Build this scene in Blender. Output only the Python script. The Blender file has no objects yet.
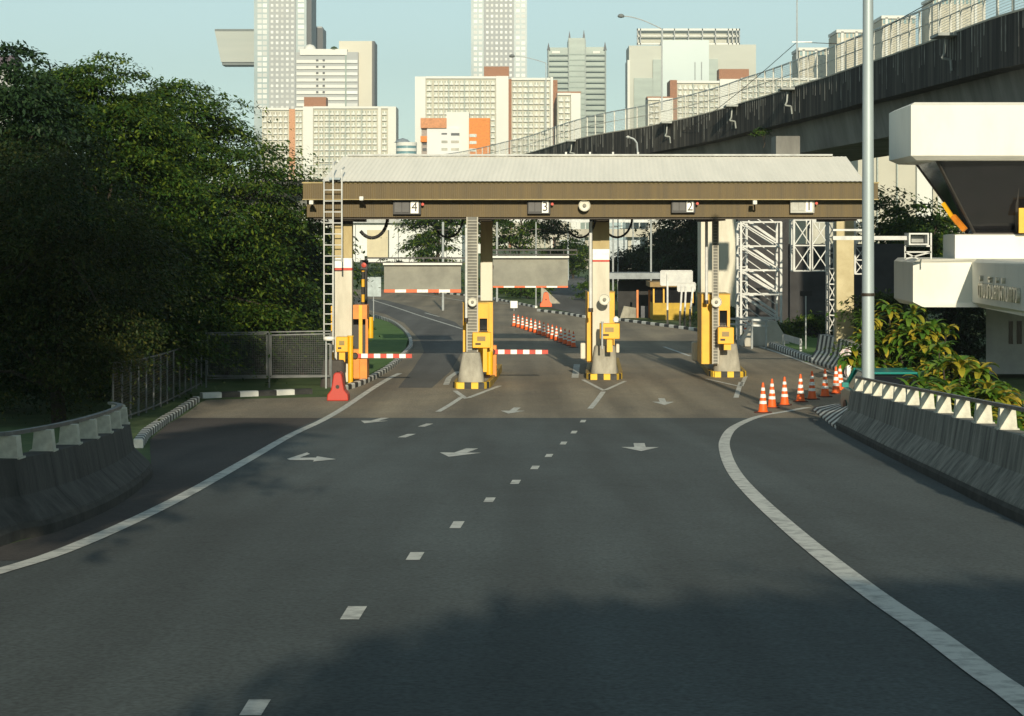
import bpy, math, random
import numpy as np
from mathutils import Vector, Matrix
R = math.radians
C = bpy.context.scene.collection
SC = bpy.context.scene

# ------------------------------------------------------------------ camera, sky, sun
F = 2000.0; HOR = 235.0; CZ = 5.0
cam = bpy.data.cameras.new('camera'); co = bpy.data.objects.new('camera', cam); C.objects.link(co)
co.location = (0, 0, CZ); co.rotation_euler = (R(90), 0, 0)
cam.sensor_fit = 'HORIZONTAL'; cam.sensor_width = 36; cam.lens = F / 1024 * 36
cam.shift_y = (HOR - 358) / 1024; cam.clip_start = .1; cam.clip_end = 20000
SC.camera = co
AZ, EL = R(4), R(16)           # sun behind the viewer, to the right
world = bpy.data.worlds.new('World'); SC.world = world; world.use_nodes = True
nt = world.node_tree; nt.nodes.clear()
sky = nt.nodes.new('ShaderNodeTexSky'); sky.sky_type = 'NISHITA'; sky.sun_disc = False
sky.sun_elevation = EL; sky.sun_rotation = math.pi - AZ
sky.air_density = 1.0; sky.dust_density = 0.2; sky.ozone_density = 2.0; sky.altitude = 0
bg = nt.nodes.new('ShaderNodeBackground'); bg.inputs[1].default_value = 0.10
wo = nt.nodes.new('ShaderNodeOutputWorld')
hs_ = nt.nodes.new('ShaderNodeHueSaturation'); hs_.inputs['Saturation'].default_value = .42; nt.links.new(sky.outputs[0], hs_.inputs['Color'])
tn = nt.nodes.new('ShaderNodeMix'); tn.data_type = 'RGBA'; tn.blend_type = 'MULTIPLY'; tn.inputs[0].default_value = 1; tn.inputs[7].default_value = (.78, .96, .92, 1)
nt.links.new(hs_.outputs[0], tn.inputs[6]); nt.links.new(tn.outputs[2], bg.inputs[0]); nt.links.new(bg.outputs[0], wo.inputs[0])
sl = bpy.data.lights.new('sun', 'SUN'); so = bpy.data.objects.new('sun', sl); C.objects.link(so)
sl.energy = 4.2; sl.angle = R(.53); sl.color = (1.0, .88, .66)
SD = Vector((math.sin(AZ) * math.cos(EL), -math.cos(AZ) * math.cos(EL), math.sin(EL)))   # towards the sun
so.location = (30, -60, 60); so.rotation_euler = SD.to_track_quat('Z', 'Y').to_euler()
SC.view_settings.view_transform = 'Standard'; SC.view_settings.look = 'None'
SC.view_settings.exposure = 0.3; SC.view_settings.gamma = 1; SC.view_settings.use_curve_mapping = False
SC.render.engine = 'CYCLES'; SC.cycles.max_bounces = 6

# ------------------------------------------------------------------ ground profile and pixel helpers
def _slope(y):
    if y < 48: return .0525
    if y < 62: return .0525 + (.008 - .0525) * (y - 48) / 14
    if y < 130: return .008
    if y < 150: return .008 * (150 - y) / 20
    return 0.0
_N = 400; _D = [2.1]
for i in range(_N): _D.append(_D[-1] + _slope(i + .5))
def zg(y):
    if y <= 0: return CZ - (2.1 + .0525 * max(y, -200))
    if y >= _N: return CZ - _D[_N]
    i = int(y); f = y - i
    return CZ - (_D[i] * (1 - f) + _D[i + 1] * f) if i < _N else CZ - _D[_N]
def G(px, py):
    lo, hi = 5.0, 3000.0
    for _ in range(60):
        m = (lo + hi) / 2
        if F * (CZ - zg(m)) / m > py - HOR: lo = m
        else: hi = m
    return ((px - 512) * lo / F, lo)
def at(px, py, Y): return ((px - 512) * Y / F, Y, CZ - (py - HOR) * Y / F)

# ------------------------------------------------------------------ materials
def lin(c):
    c /= 255.0
    return c / 12.92 if c <= .04045 else ((c + .055) / 1.055) ** 2.4
def srgb(r, g, b): return (lin(r), lin(g), lin(b))
_M = {}
def mat(name, col, rough=.75, col2=None, scale=2.0, var=.35, metal=0.0, bump=0.0, stretch=(1, 1, 1), detail=5, thr=(.35, .65), emit=None, grime=0.0, trans=0.0):
    if name in _M: return _M[name]
    m = bpy.data.materials.new(name); m.use_nodes = True
    t = m.node_tree; n = t.nodes; l = t.links; b = n['Principled BSDF']
    b.inputs['Roughness'].default_value = rough; b.inputs['Metallic'].default_value = metal
    if col2 is None: col2 = tuple(max(0, x * (1 - var)) for x in col)
    tc = n.new('ShaderNodeTexCoord'); mp = n.new('ShaderNodeMapping'); mp.inputs['Scale'].default_value = stretch
    nz = n.new('ShaderNodeTexNoise'); nz.inputs['Scale'].default_value = scale; nz.inputs['Detail'].default_value = detail; nz.inputs['Roughness'].default_value = .65
    cr = n.new('ShaderNodeValToRGB'); e = cr.color_ramp.elements
    e[0].position, e[1].position = thr; e[0].color = (*col, 1); e[1].color = (*col2, 1)
    l.new(tc.outputs['Object'], mp.inputs[0]); l.new(mp.outputs[0], nz.inputs['Vector']); l.new(nz.outputs[0], cr.inputs[0])
    out = cr.outputs[0]
    if grime:
        n2 = n.new('ShaderNodeTexNoise'); n2.inputs['Scale'].default_value = .6; n2.inputs['Detail'].default_value = 8; n2.inputs['Roughness'].default_value = .75
        l.new(tc.outputs['Object'], n2.inputs['Vector'])
        r2 = n.new('ShaderNodeValToRGB'); r2.color_ramp.elements[0].position = .45; r2.color_ramp.elements[1].position = .75
        r2.color_ramp.elements[0].color = (0, 0, 0, 1); r2.color_ramp.elements[1].color = (grime,) * 3 + (1,)
        l.new(n2.outputs[0], r2.inputs[0])
        mx = n.new('ShaderNodeMix'); mx.data_type = 'RGBA'; l.new(r2.outputs[0], mx.inputs[0]); l.new(out, mx.inputs[6])
        mx.inputs[7].default_value = (.06, .05, .035, 1); out = mx.outputs[2]
    l.new(out, b.inputs['Base Color'])
    if bump:
        bp = n.new('ShaderNodeBump'); bp.inputs['Strength'].default_value = bump; bp.inputs['Distance'].default_value = .02
        n3 = n.new('ShaderNodeTexNoise'); n3.inputs['Scale'].default_value = scale * 8; n3.inputs['Detail'].default_value = 4
        l.new(tc.outputs['Object'], n3.inputs['Vector']); l.new(n3.outputs[0], bp.inputs['Height']); l.new(bp.outputs[0], b.inputs['Normal'])
    if emit: b.inputs['Emission Color'].default_value = (*emit, 1); b.inputs['Emission Strength'].default_value = 1
    if trans:
        tr = n.new('ShaderNodeBsdfTranslucent'); l.new(out, tr.inputs[0]); ms = n.new('ShaderNodeMixShader'); ms.inputs[0].default_value = trans
        l.new(b.outputs[0], ms.inputs[1]); l.new(tr.outputs[0], ms.inputs[2]); l.new(ms.outputs[0], n['Material Output'].inputs[0])
    _M[name] = m; return m

# ------------------------------------------------------------------ mesh builder
class MB:
    def __init__(s): s.v = []; s.f = []; s.mi = []
    def add(s, vs, fs, mi=0):
        o = len(s.v); s.v += [tuple(v) for v in vs]; s.f += [tuple(o + i for i in f) for f in fs]; s.mi += [mi] * len(fs); return s
    def hexa(s, p, mi=0):      # 8 points, bottom ring then top ring
        return s.add(p, [(3, 2, 1, 0), (4, 5, 6, 7), (0, 1, 5, 4), (1, 2, 6, 5), (2, 3, 7, 6), (3, 0, 4, 7)], mi)
    def box(s, x0, x1, y0, y1, z0, z1, mi=0):
        return s.hexa([(x0, y0, z0), (x1, y0, z0), (x1, y1, z0), (x0, y1, z0), (x0, y0, z1), (x1, y0, z1), (x1, y1, z1), (x0, y1, z1)], mi)
    def pbox(s, a, b, c, d, Y, dep, mi=0):    # box whose front face at depth Y spans columns a-b, rows c-d
        p = at(a, d, Y); q = at(b, c, Y); return s.box(p[0], q[0], Y, Y + dep, p[2], q[2], mi)
    def bar(s, p, q, w, h=None, mi=0):
        p = Vector(p); q = Vector(q); h = h or w; d = (q - p).normalized()
        u = d.cross(Vector((0, 0, 1)))
        if u.length < 1e-3: u = Vector((1, 0, 0))
        u.normalize(); v = u.cross(d); u *= w / 2; v *= h / 2
        return s.hexa([p - u - v, p + u - v, p + u + v, p - u + v, q - u - v, q + u - v, q + u + v, q - u + v], mi)
    def tube(s, p, q, r0, r1=None, n=12, mi=0):
        p = Vector(p); q = Vector(q); r1 = r0 if r1 is None else r1; d = (q - p).normalized()
        u = d.cross(Vector((0, 0, 1)))
        if u.length < 1e-3: u = Vector((1, 0, 0))
        u.normalize(); v = u.cross(d); vs = []
        for c, r in ((p, r0), (q, r1)):
            for i in range(n): a = 2 * math.pi * i / n; vs.append(c + (u * math.cos(a) + v * math.sin(a)) * r)
        fs = [(i, (i + 1) % n, n + (i + 1) % n, n + i) for i in range(n)] + [tuple(reversed(range(n))), tuple(range(n, 2 * n))]
        return s.add(vs, fs, mi)
    def path(s, pts, r, n=8, mi=0):
        for a, b in zip(pts[:-1], pts[1:]): s.tube(a, b, r, r, n, mi)
        return s
    def lathe(s, prof, c=(0, 0, 0), n=20, mi=0, axis='z', cap=True):
        vs = []
        for r, h in prof:
            for i in range(n):
                a = 2 * math.pi * i / n; x, y = r * math.cos(a), r * math.sin(a)
                vs.append((c[0] + x, c[1] + y, c[2] + h) if axis == 'z' else (c[0] + x, c[1] + h, c[2] - y))
        k = len(prof); fs = [(j * n + i, j * n + (i + 1) % n, (j + 1) * n + (i + 1) % n, (j + 1) * n + i) for j in range(k - 1) for i in range(n)]
        if cap: fs += [tuple(reversed(range(n))), tuple(range((k - 1) * n, k * n))]
        return s.add(vs, fs, mi)
    def prism(s, poly, y0, y1, mi=0):      # poly in (x,z), extruded along y
        n = len(poly); vs = [(x, y0, z) for x, z in poly] + [(x, y1, z) for x, z in poly]
        return s.add(vs, [tuple(range(n)), tuple(reversed(range(n, 2 * n)))] + [(i, n + i, n + (i + 1) % n, (i + 1) % n) for i in range(n)], mi)
    def slab(s, poly, z0, z1, mi=0):       # poly in (x,y), extruded along z
        n = len(poly); vs = [(x, y, z0) for x, y in poly] + [(x, y, z1) for x, y in poly]
        return s.add(vs, [tuple(reversed(range(n))), tuple(range(n, 2 * n))] + [(i, (i + 1) % n, n + (i + 1) % n, n + i) for i in range(n)], mi)
    def build(s, name, mats, parent=None, loc=None, smooth=False, bevel=0):
        if not isinstance(mats, (list, tuple)): mats = [mats]
        if parent is not None: org = wloc(parent)
        else: org = Vector(loc) if loc is not None else Vector((0, 0, 0))
        me = bpy.data.meshes.new(name); me.from_pydata([(v[0] - org.x, v[1] - org.y, v[2] - org.z) for v in s.v], [], s.f)
        for m in mats: me.materials.append(m)
        me.polygons.foreach_set('material_index', s.mi)
        if smooth: me.polygons.foreach_set('use_smooth', [True] * len(s.f))
        me.update(); o = bpy.data.objects.new(name, me); C.objects.link(o)
        if parent is not None: o.parent = parent
        else: o.location = org
        if bevel:
            b = o.modifiers.new('bevel', 'BEVEL'); b.width = bevel; b.segments = 2; b.limit_method = 'ANGLE'
        if smooth:
            try: me.set_sharp_from_angle(angle=R(40))
            except Exception: pass
        return o
def wloc(o):
    v = Vector((0, 0, 0))
    while o is not None: v += o.location; o = o.parent
    return v
def tag(o, label=None, cat=None, group=None, kind=None):
    if label: o['label'] = label
    if cat: o['category'] = cat
    if group: o['group'] = group
    if kind: o['kind'] = kind
    return o
def thing(name, loc, label, cat, group=None):
    o = bpy.data.objects.new(name, None); C.objects.link(o); o.location = loc; o.empty_display_size = .3
    return tag(o, label, cat, group)
def copy_tree(o, parent=None, loc=None, label=None, rz=None, sc=None):
    c = o.copy(); C.objects.link(c); c.parent = parent
    if loc is not None: c.location = loc
    if rz is not None: c.rotation_euler.z = rz
    if sc is not None: c.scale = (sc, sc, sc) if not hasattr(sc, '__len__') else sc
    if label: c['label'] = label
    for ch in list(o.children): copy_tree(ch, c)
    return c
def struct(o, label=None): o['kind'] = 'structure'; return o
def text_mesh(s, name, size, mt, parent, loc, rot=(R(90), 0, 0), ext=.01, align='CENTER', sx=1.0):
    cu = bpy.data.curves.new('t', 'FONT'); cu.body = s; cu.size = size; cu.extrude = ext; cu.align_x = align; cu.align_y = 'CENTER'
    to = bpy.data.objects.new('t', cu); C.objects.link(to); bpy.context.view_layer.update()
    dg = bpy.context.evaluated_depsgraph_get(); me = bpy.data.meshes.new_from_object(to.evaluated_get(dg)); me.name = name
    bpy.data.objects.remove(to); me.materials.clear(); me.materials.append(mt)
    o = bpy.data.objects.new(name, me); C.objects.link(o); o.parent = parent; o.rotation_euler = rot; o.scale = (sx, 1, 1)
    o.location = Vector(loc) - (wloc(parent) if parent else Vector((0, 0, 0))); return o

# ------------------------------------------------------------------ paths on the ground
def poly_x(path, y):
    if y <= path[0][1]: return path[0][0]
    for a, b in zip(path[:-1], path[1:]):
        if y <= b[1]:
            t = (y - a[1]) / max(1e-6, b[1] - a[1]); return a[0] + (b[0] - a[0]) * t
    return path[-1][0]
def sheet(L, Rr, y0, y1, name, m, dz, parent=None):
    ys = sorted(set([y0, y1] + [float(i) for i in range(math.ceil(y0), math.floor(y1) + 1)] + [p[1] for p in L + Rr if y0 < p[1] < y1]))
    b = MB(); vs = []
    for y in ys:
        z = zg(y) + dz; xl, xr = poly_x(L, y), poly_x(Rr, y); vs += [(xl, y, z), (xr, y, z)]
    b.add(vs, [(2 * i, 2 * i + 1, 2 * i + 3, 2 * i + 2) for i in range(len(ys) - 1)])
    return b.build(name, m, parent)
def resample(pts, step):
    out = [pts[0]]; acc = 0
    for a, b in zip(pts[:-1], pts[1:]):
        L = math.dist(a, b); t = step - acc
        while t <= L: out.append(tuple(a[k] + (b[k] - a[k]) * t / L for k in range(2))); t += step
        acc = (acc + L) % step
    return out
def smooth_path(pts, n=6):
    out = []
    P = [pts[0]] + list(pts) + [pts[-1]]
    for i in range(1, len(P) - 2):
        p0, p1, p2, p3 = P[i - 1:i + 3]
        for k in range(n):
            t = k / n
            out.append(tuple(.5 * (2 * p1[j] + (-p0[j] + p2[j]) * t + (2 * p0[j] - 5 * p1[j] + 4 * p2[j] - p3[j]) * t * t + (-p0[j] + 3 * p1[j] - 3 * p2[j] + p3[j]) * t ** 3) for j in range(2)))
    out.append(tuple(pts[-1])); return out
def normals(pts):
    out = []
    for i in range(len(pts)):
        a = pts[max(0, i - 1)]; b = pts[min(len(pts) - 1, i + 1)]; dx, dy = b[0] - a[0], b[1] - a[1]; L = math.hypot(dx, dy) or 1
        out.append((dy / L, -dx / L))       # right-hand normal
    return out
def sweep(b, pts, prof, alt=1, side=1, z=None, every=1):   # prof: (offset to the side, height) closed
    nn = normals(pts); k = len(prof); rings = []
    for (x, y), (nx, ny) in zip(pts, nn):
        zz = zg(y) if z is None else z
        rings.append([(x + nx * o * side, y + ny * o * side, zz + h) for o, h in prof])
    for i in range(len(rings) - 1):
        mi = (i // every) % alt
        b.add(rings[i] + rings[i + 1], [(j, (j + 1) % k, k + (j + 1) % k, k + j) for j in range(k)], mi)
    b.add(rings[0], [tuple(range(k))], 0); b.add(rings[-1], [tuple(reversed(range(k)))], 0)
    return b
def stripe(pts, w, name, m, dz=.008, parent=None):
    b = MB(); q = []
    pts = resample(pts, .5); nn = normals(pts)
    for (x, y), (nx, ny) in zip(pts, nn):
        for s in (-.5, .5):
            X, Y = x + nx * w * s, y + ny * w * s; q.append((X, Y, zg(Y) + dz))
    b.add(q, [(2 * i, 2 * i + 1, 2 * i + 3, 2 * i + 2) for i in range(len(pts) - 1)]); return b.build(name, m, parent)

# ------------------------------------------------------------------ palette
def asphalt(name, c1, c2, joint=False):
    m = mat(name, c1, .88, c2, .35, detail=9, bump=.5, thr=(.3, .7), stretch=(1, .35, 1))
    t = m.node_tree; n = t.nodes; l = t.links; b = n['Principled BSDF']
    src = b.inputs['Base Color'].links[0].from_socket; tc = [x for x in n if x.type == 'TEX_COORD'][0]
    g = n.new('ShaderNodeTexNoise'); g.inputs['Scale'].default_value = 25; g.inputs['Detail'].default_value = 3; l.new(tc.outputs['Object'], g.inputs['Vector'])
    mr = n.new('ShaderNodeMapRange'); mr.inputs[1].default_value = .3; mr.inputs[2].default_value = .7; mr.inputs[3].default_value = .62; mr.inputs[4].default_value = 1.38; l.new(g.outputs[0], mr.inputs[0])
    # tyre-darkened wheel tracks along the driving direction
    mp = n.new('ShaderNodeMapping'); mp.inputs['Scale'].default_value = (.9, .025, 1); w = n.new('ShaderNodeTexNoise'); w.inputs['Scale'].default_value = 1.0; w.inputs['Detail'].default_value = 3
    l.new(tc.outputs['Object'], mp.inputs[0]); l.new(mp.outputs[0], w.inputs['Vector'])
    m2 = n.new('ShaderNodeMapRange'); m2.inputs[1].default_value = .35; m2.inputs[2].default_value = .65; m2.inputs[3].default_value = .74; m2.inputs[4].default_value = 1.18; l.new(w.outputs[0], m2.inputs[0])
    pr = n.new('ShaderNodeMath'); pr.operation = 'MULTIPLY'; l.new(mr.outputs[0], pr.inputs[0]); l.new(m2.outputs[0], pr.inputs[1])
    # fine cracks: thin borders of large distorted cells, only in places
    nd = n.new('ShaderNodeTexNoise'); nd.inputs['Scale'].default_value = .8; nd.inputs['Detail'].default_value = 6; l.new(tc.outputs['Object'], nd.inputs['Vector'])
    va = n.new('ShaderNodeVectorMath'); va.operation = 'MULTIPLY_ADD'; l.new(nd.outputs[1], va.inputs[0]); va.inputs[1].default_value = (2.2, 2.2, 0); l.new(tc.outputs['Object'], va.inputs[2])
    vo = n.new('ShaderNodeTexVoronoi'); vo.feature = 'DISTANCE_TO_EDGE'; vo.inputs['Scale'].default_value = .16; l.new(va.outputs[0], vo.inputs['Vector'])
    m3 = n.new('ShaderNodeMapRange'); m3.inputs[1].default_value = 0; m3.inputs[2].default_value = .004; m3.inputs[3].default_value = .78; m3.inputs[4].default_value = 1; l.new(vo.outputs['Distance'], m3.inputs[0])
    bn = n.new('ShaderNodeTexNoise'); bn.inputs['Scale'].default_value = .12; bn.inputs['Detail'].default_value = 5; bn.inputs['Roughness'].default_value = .7; l.new(tc.outputs['Object'], bn.inputs['Vector'])
    m4 = n.new('ShaderNodeMapRange'); m4.inputs[1].default_value = .35; m4.inputs[2].default_value = .65; m4.inputs[3].default_value = .88; m4.inputs[4].default_value = 1.1; l.new(bn.outputs[0], m4.inputs[0])
    p2 = n.new('ShaderNodeMath'); p2.operation = 'MULTIPLY'; l.new(pr.outputs[0], p2.inputs[0]); l.new(m3.outputs[0], p2.inputs[1])
    pr = n.new('ShaderNodeMath'); pr.operation = 'MULTIPLY'; l.new(p2.outputs[0], pr.inputs[0]); l.new(m4.outputs[0], pr.inputs[1])
    hs = n.new('ShaderNodeVectorMath'); hs.operation = 'SCALE'; l.new(src, hs.inputs[0]); l.new(pr.outputs[0], hs.inputs['Scale']); l.new(hs.outputs[0], b.inputs['Base Color'])
    return m
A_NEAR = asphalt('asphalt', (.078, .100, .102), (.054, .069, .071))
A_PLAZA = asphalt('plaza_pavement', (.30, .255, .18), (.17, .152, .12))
A_FAR = asphalt('far_asphalt', (.12, .122, .115), (.085, .087, .085))
PAINT = mat('road_paint', (.66, .67, .62), .7, (.20, .21, .20), 5.0, detail=12, thr=(.46, .74))
WHITE = mat('white_paint', (.74, .74, .69), .6, (.5, .5, .45), 2.0, thr=(.5, .85))
KBLACK = mat('black_paint', (.02, .02, .02), .7, (.05, .05, .045), 4)
KYEL = mat('yellow_paint', (.75, .48, .03), .6, (.45, .30, .05), 3.0, thr=(.5, .8))
YEL = mat('machine_yellow', (.80, .42, .004), .42, (.60, .30, .005), 1.4, thr=(.45, .8))
ORY = mat('machine_orange', (.75, .25, .015), .45, (.5, .16, .01), 2)
CONC = mat('concrete', (.42, .40, .33), .9, (.17, .16, .13), 1.3, detail=10, bump=.4, stretch=(1, 1, .5))
PALEC = mat('pale_concrete', (.52, .50, .43), .85, (.36, .34, .28), .7, detail=8, stretch=(1, 1, .3))
COLW = mat('column_white', (.66, .63, .52), .65, (.42, .39, .30), 1.2, detail=8, stretch=(1, 1, .25), thr=(.45, .8))
COLB = mat('column_beige', (.52, .43, .22), .7, (.36, .28, .13), 1.2, detail=8, stretch=(1, 1, .25))
DKBR = mat('dark_brown_steel', (.035, .025, .015), .6)
GALV = mat('galvanised_steel', (.50, .53, .53), .45, (.36, .39, .40), 2, metal=.3)
TRUSS = mat('pale_painted_steel', (.66, .68, .66), .5, (.45, .46, .45), 2)
BLACK = mat('black', (.012, .012, .013), .5)
DGLASS = mat('dark_glass', (.012, .013, .015), .12)
GRAYP = mat('panel_grey', (.30, .30, .25), .7, (.20, .20, .17), .8, detail=8)
ORANGE = mat('traffic_orange', (.85, .13, .015), .45, (.7, .10, .012), 3)
REDP = mat('red_plastic', (.45, .028, .012), .45, (.4, .03, .015), 2)
REFL = mat('reflective_white', (.85, .85, .80), .4, (.65, .65, .6), 6, thr=(.5, .8))
RED = mat('red_paint', (.62, .05, .02), .5)
RUB = mat('rubber_base', (.10, .03, .02), .8)

# ------------------------------------------------------------------ ground and roads
def grass_mat():
    return mat('grass', (.035, .085, .016), .95, (.075, .12, .03), .9, detail=10, bump=.6)
gs = [-200, -150, -100, -60, -40, -20, -10] + list(range(0, 161)) + [180, 220, 300, 400, 600, 900, 1400, 2200]
b = MB(); xs = [-2000, -800, -200, -60, -20, -8, 0, 8, 20, 60, 200, 800, 2000]
b.add([(x, y, zg(y)) for y in gs for x in xs], [(j * len(xs) + i, j * len(xs) + i + 1, (j + 1) * len(xs) + i + 1, (j + 1) * len(xs) + i) for j in range(len(gs) - 1) for i in range(len(xs) - 1)])
tag(b.build('ground', grass_mat()), kind='structure')

RB = [G(*p) for p in ((1024, 525), (935, 480), (880, 452), (850, 436), (836, 428))]      # foot of the right barrier
RB = [(RB[0][0] - .25, 0.0), (RB[0][0] - .2, 12.0)] + RB
LB = [G(*p) for p in ((0, 547), (53, 533), (106, 511), (140, 489), (152, 474))]
LB = [(LB[0][0], -60.0), (LB[0][0], 8.0)] + LB
leftp = [(-5.3, -60.0)] + LB[2:] + [G(*p) for p in ((150, 450), (150, 440), (168, 424), (200, 403), (206, 400), (327, 397), (345, 391), (365, 383), (390, 369), (410, 352), (413, 345), (408, 334), (394, 323), (376, 317), (352, 306), (330, 298), (300, 291))]
rightp = [(RB[0][0], -60.0)] + RB + [(8.6, 55.0)] + [G(*p) for p in ((872, 386), (852, 374), (808, 362), (762, 344), (740, 339), (696, 330), (620, 320), (585, 317), (535, 308), (486, 298), (430, 292), (400, 289))]
leftp.sort(key=lambda p: p[1]); rightp.sort(key=lambda p: p[1])
SEAM = G(512, 418)[1]
road = sheet(leftp, rightp, -60, SEAM, 'road', A_NEAR, .004); tag(road, kind='structure')
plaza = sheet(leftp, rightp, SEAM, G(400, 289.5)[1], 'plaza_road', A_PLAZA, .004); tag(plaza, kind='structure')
# darker asphalt of the left lane beyond the plaza and the approach from the far bend
fl = [G(*p) for p in ((398, 388), (413, 369), (424, 352), (420, 340), (404, 323), (385, 314), (352, 306), (330, 298))]
fr = [G(*p) for p in ((432, 388), (450, 372), (462, 352), (470, 335), (455, 322), (420, 309), (385, 300), (340, 296))]
for q in (fl, fr): q.sort(key=lambda p: p[1])
tag(sheet(fl, fr, fl[0][1], min(fl[-1][1], fr[-1][1]), 'asphalt_lane', A_FAR, .008), kind='structure')
sr = MB(); P = [G(536, 305), G(586, 316), G(604, 283), G(570, 274)]
sr.add([(x, y, zg(y) + .012) for x, y in P], [(0, 1, 2, 3)]); tag(sr.build('side_road', A_FAR), kind='structure')

SHO = asphalt('shade_brown_asphalt', (.070, .058, .052), (.046, .040, .038))  # left shoulder tar tone, browned and darkened to stand for shade
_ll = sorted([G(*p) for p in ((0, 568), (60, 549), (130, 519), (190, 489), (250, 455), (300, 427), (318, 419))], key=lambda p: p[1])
tag(sheet(leftp, _ll, 19.0, SEAM - .05, 'shade_toned_shoulder', SHO, .007), kind='structure')
# painted markings (parts of the road)
def px_path(pts): return smooth_path([G(*p) for p in pts])
LL = [(-60, 590), (0, 572), (60, 553), (130, 523), (190, 493), (250, 459), (300, 431), (350, 404), (385, 381), (401, 373)]
stripe(px_path(LL), .20, 'edge_line', PAINT, parent=road, dz=.012)
RL = [(1075, 745), (1024, 702), (985, 675), (930, 634), (880, 600), (830, 562), (790, 529), (755, 497), (735, 474), (726, 455), (725, 440), (735, 427), (758, 417), (790, 411), (812, 407)]
stripe(px_path(RL), .22, 'edge_line', PAINT, parent=road, dz=.012)
for cx, cy, hw, hh in ((255, 709, 11, 8), (353.5, 614, 9.5, 6.6), (415, 557, 7, 3.9), (457, 525.5, 5.5, 3.4), (489.5, 500.5, 4.8, 2.3), (515.5, 482.5, 4.3, 2.0), (535, 468, 3.8, 1.7), (549, 456, 3.4, 1.5), (563.5, 443.5, 3.0, 1.4), (574, 432.5, 2.8, 1.3), (583, 421.5, 2.6, 1.2)):
    sk = hh * .62
    p = [G(cx - hw - sk, cy + hh), G(cx + hw - sk, cy + hh), G(cx + hw + sk, cy - hh), G(cx - hw + sk, cy - hh)]
    m = MB(); m.add([(a, c, zg(c) + .010) for a, c in p], [(0, 1, 2, 3)]); m.build('lane_dash', PAINT, road)
for cx, cy in ((405, 436), (424, 425.5)):
    x, y = G(cx, cy); m = MB(); m.add([(a, c, zg(c) + .010) for a, c in ((x - .12, y - .8), (x + .06, y - .8), (x + .2, y + .8), (x + .02, y + .8))], [(0, 1, 2, 3)]); m.build('lane_dash', PAINT, road)
for pts, w in (([(438, 412), (462, 397)], .16), ([(590, 409), (604, 391)], .16), ([(736, 398), (741, 382)], .16), ([(455, 391), (466, 399), (500, 386)], .16), ([(583, 380), (604, 391), (626, 381)], .14), ([(706, 379), (741, 387), (746, 376)], .14),
               ([(446, 385), (449, 378), (459, 371)], .2), ([(575, 378), (577, 364)], .25)):
    stripe([G(*p) for p in pts], w, 'island_line', PAINT, parent=plaza, dz=.012)
for pts in ([(372, 300), (400, 309), (430, 319), (462, 329)], [(664, 347), (692, 357)], [(752, 344), (790, 357), (826, 371), (850, 381)], [(385, 292), (430, 296), (470, 302)], [(425, 313), (440, 317)], [(500, 303), (530, 306)]):
    stripe(smooth_path([G(*p) for p in pts]), .16, 'far_line', PAINT, parent=plaza, dz=.014)
def arrow(px, py, dx, L, W, par):       # arrow painted on the road pointing towards the viewer
    x, y = G(px, py); d = Vector((dx, -1)).normalized(); n = Vector((-d.y, d.x))
    o = Vector((x, y)); pts = [(L / 2, 0), (L * .02, W / 2), (L * .02, W * .15), (-L / 2, W * .15), (-L / 2, -W * .15), (L * .02, -W * .15), (L * .02, -W / 2)]
    v = [o + d * a + n * c for a, c in pts]; m = MB(); m.add([(p.x, p.y, zg(p.y) + .012) for p in v], [(0, 1, 2, 3, 4, 5, 6)]); m.build('lane_arrow', PAINT, par)
arrow(461, 453, -.13, 2.8, .78, road); arrow(640, 447.5, -.05, 2.9, .74, road)
arrow(513, 411, -.09, 2.8, .68, plaza); arrow(375, 421, -.13, 2.7, .72, road); arrow(663, 402, -.04, 2.9, .66, plaza)
m = MB(); v = [G(*p) for p in ((287, 459.5), (307, 453), (310, 454.5), (300, 458.2), (316, 458.2), (317, 456.8), (336, 459.8), (313, 462.2), (314, 460.6), (290, 460.8))]
m.add([(x, y, zg(y) + .012) for x, y in v], [tuple(range(len(v)))]); m.build('lane_arrow', PAINT, road)

# kerbs
def kerb(pts, step, w=.18, h=.17, mats=(WHITE, KBLACK), side=1, name='kerb'):
    q = resample(pts, step); b = MB(); sweep(b, q, [(0, -.05), (0, h * .8), (.03, h), (w, h), (w, -.05)], alt=2, side=side)
    return tag(b.build(name, list(mats)), kind='structure')
kerb([G(*p) for p in ((143, 448), (150, 437), (168, 423), (186, 411), (201, 401))], .42, side=-1)
kerb([G(*p) for p in ((203, 398.5), (326, 393.5))], .62, side=-1, w=.25)
kerb(smooth_path([G(*p) for p in ((345, 391), (368, 383), (392, 369), (409, 353), (413, 345), (408, 334), (394, 323), (376, 317))]), .5, side=-1)
kerb([G(*p) for p in ((762, 344), (790, 355), (812, 363))][::-1], .40, side=1, h=.22, w=.3)
kerb([G(*p) for p in ((585, 318), (620, 321), (696, 331), (740, 340))][::-1], 1.0, side=1)
kerb([G(*p) for p in ((535, 311), (560, 314), (585, 318))][::-1], .9, side=1)
kerb([G(*p) for p in ((400, 289.5), (430, 292.5), (486, 298), (535, 308))][::-1], 1.1, side=1)
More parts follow.
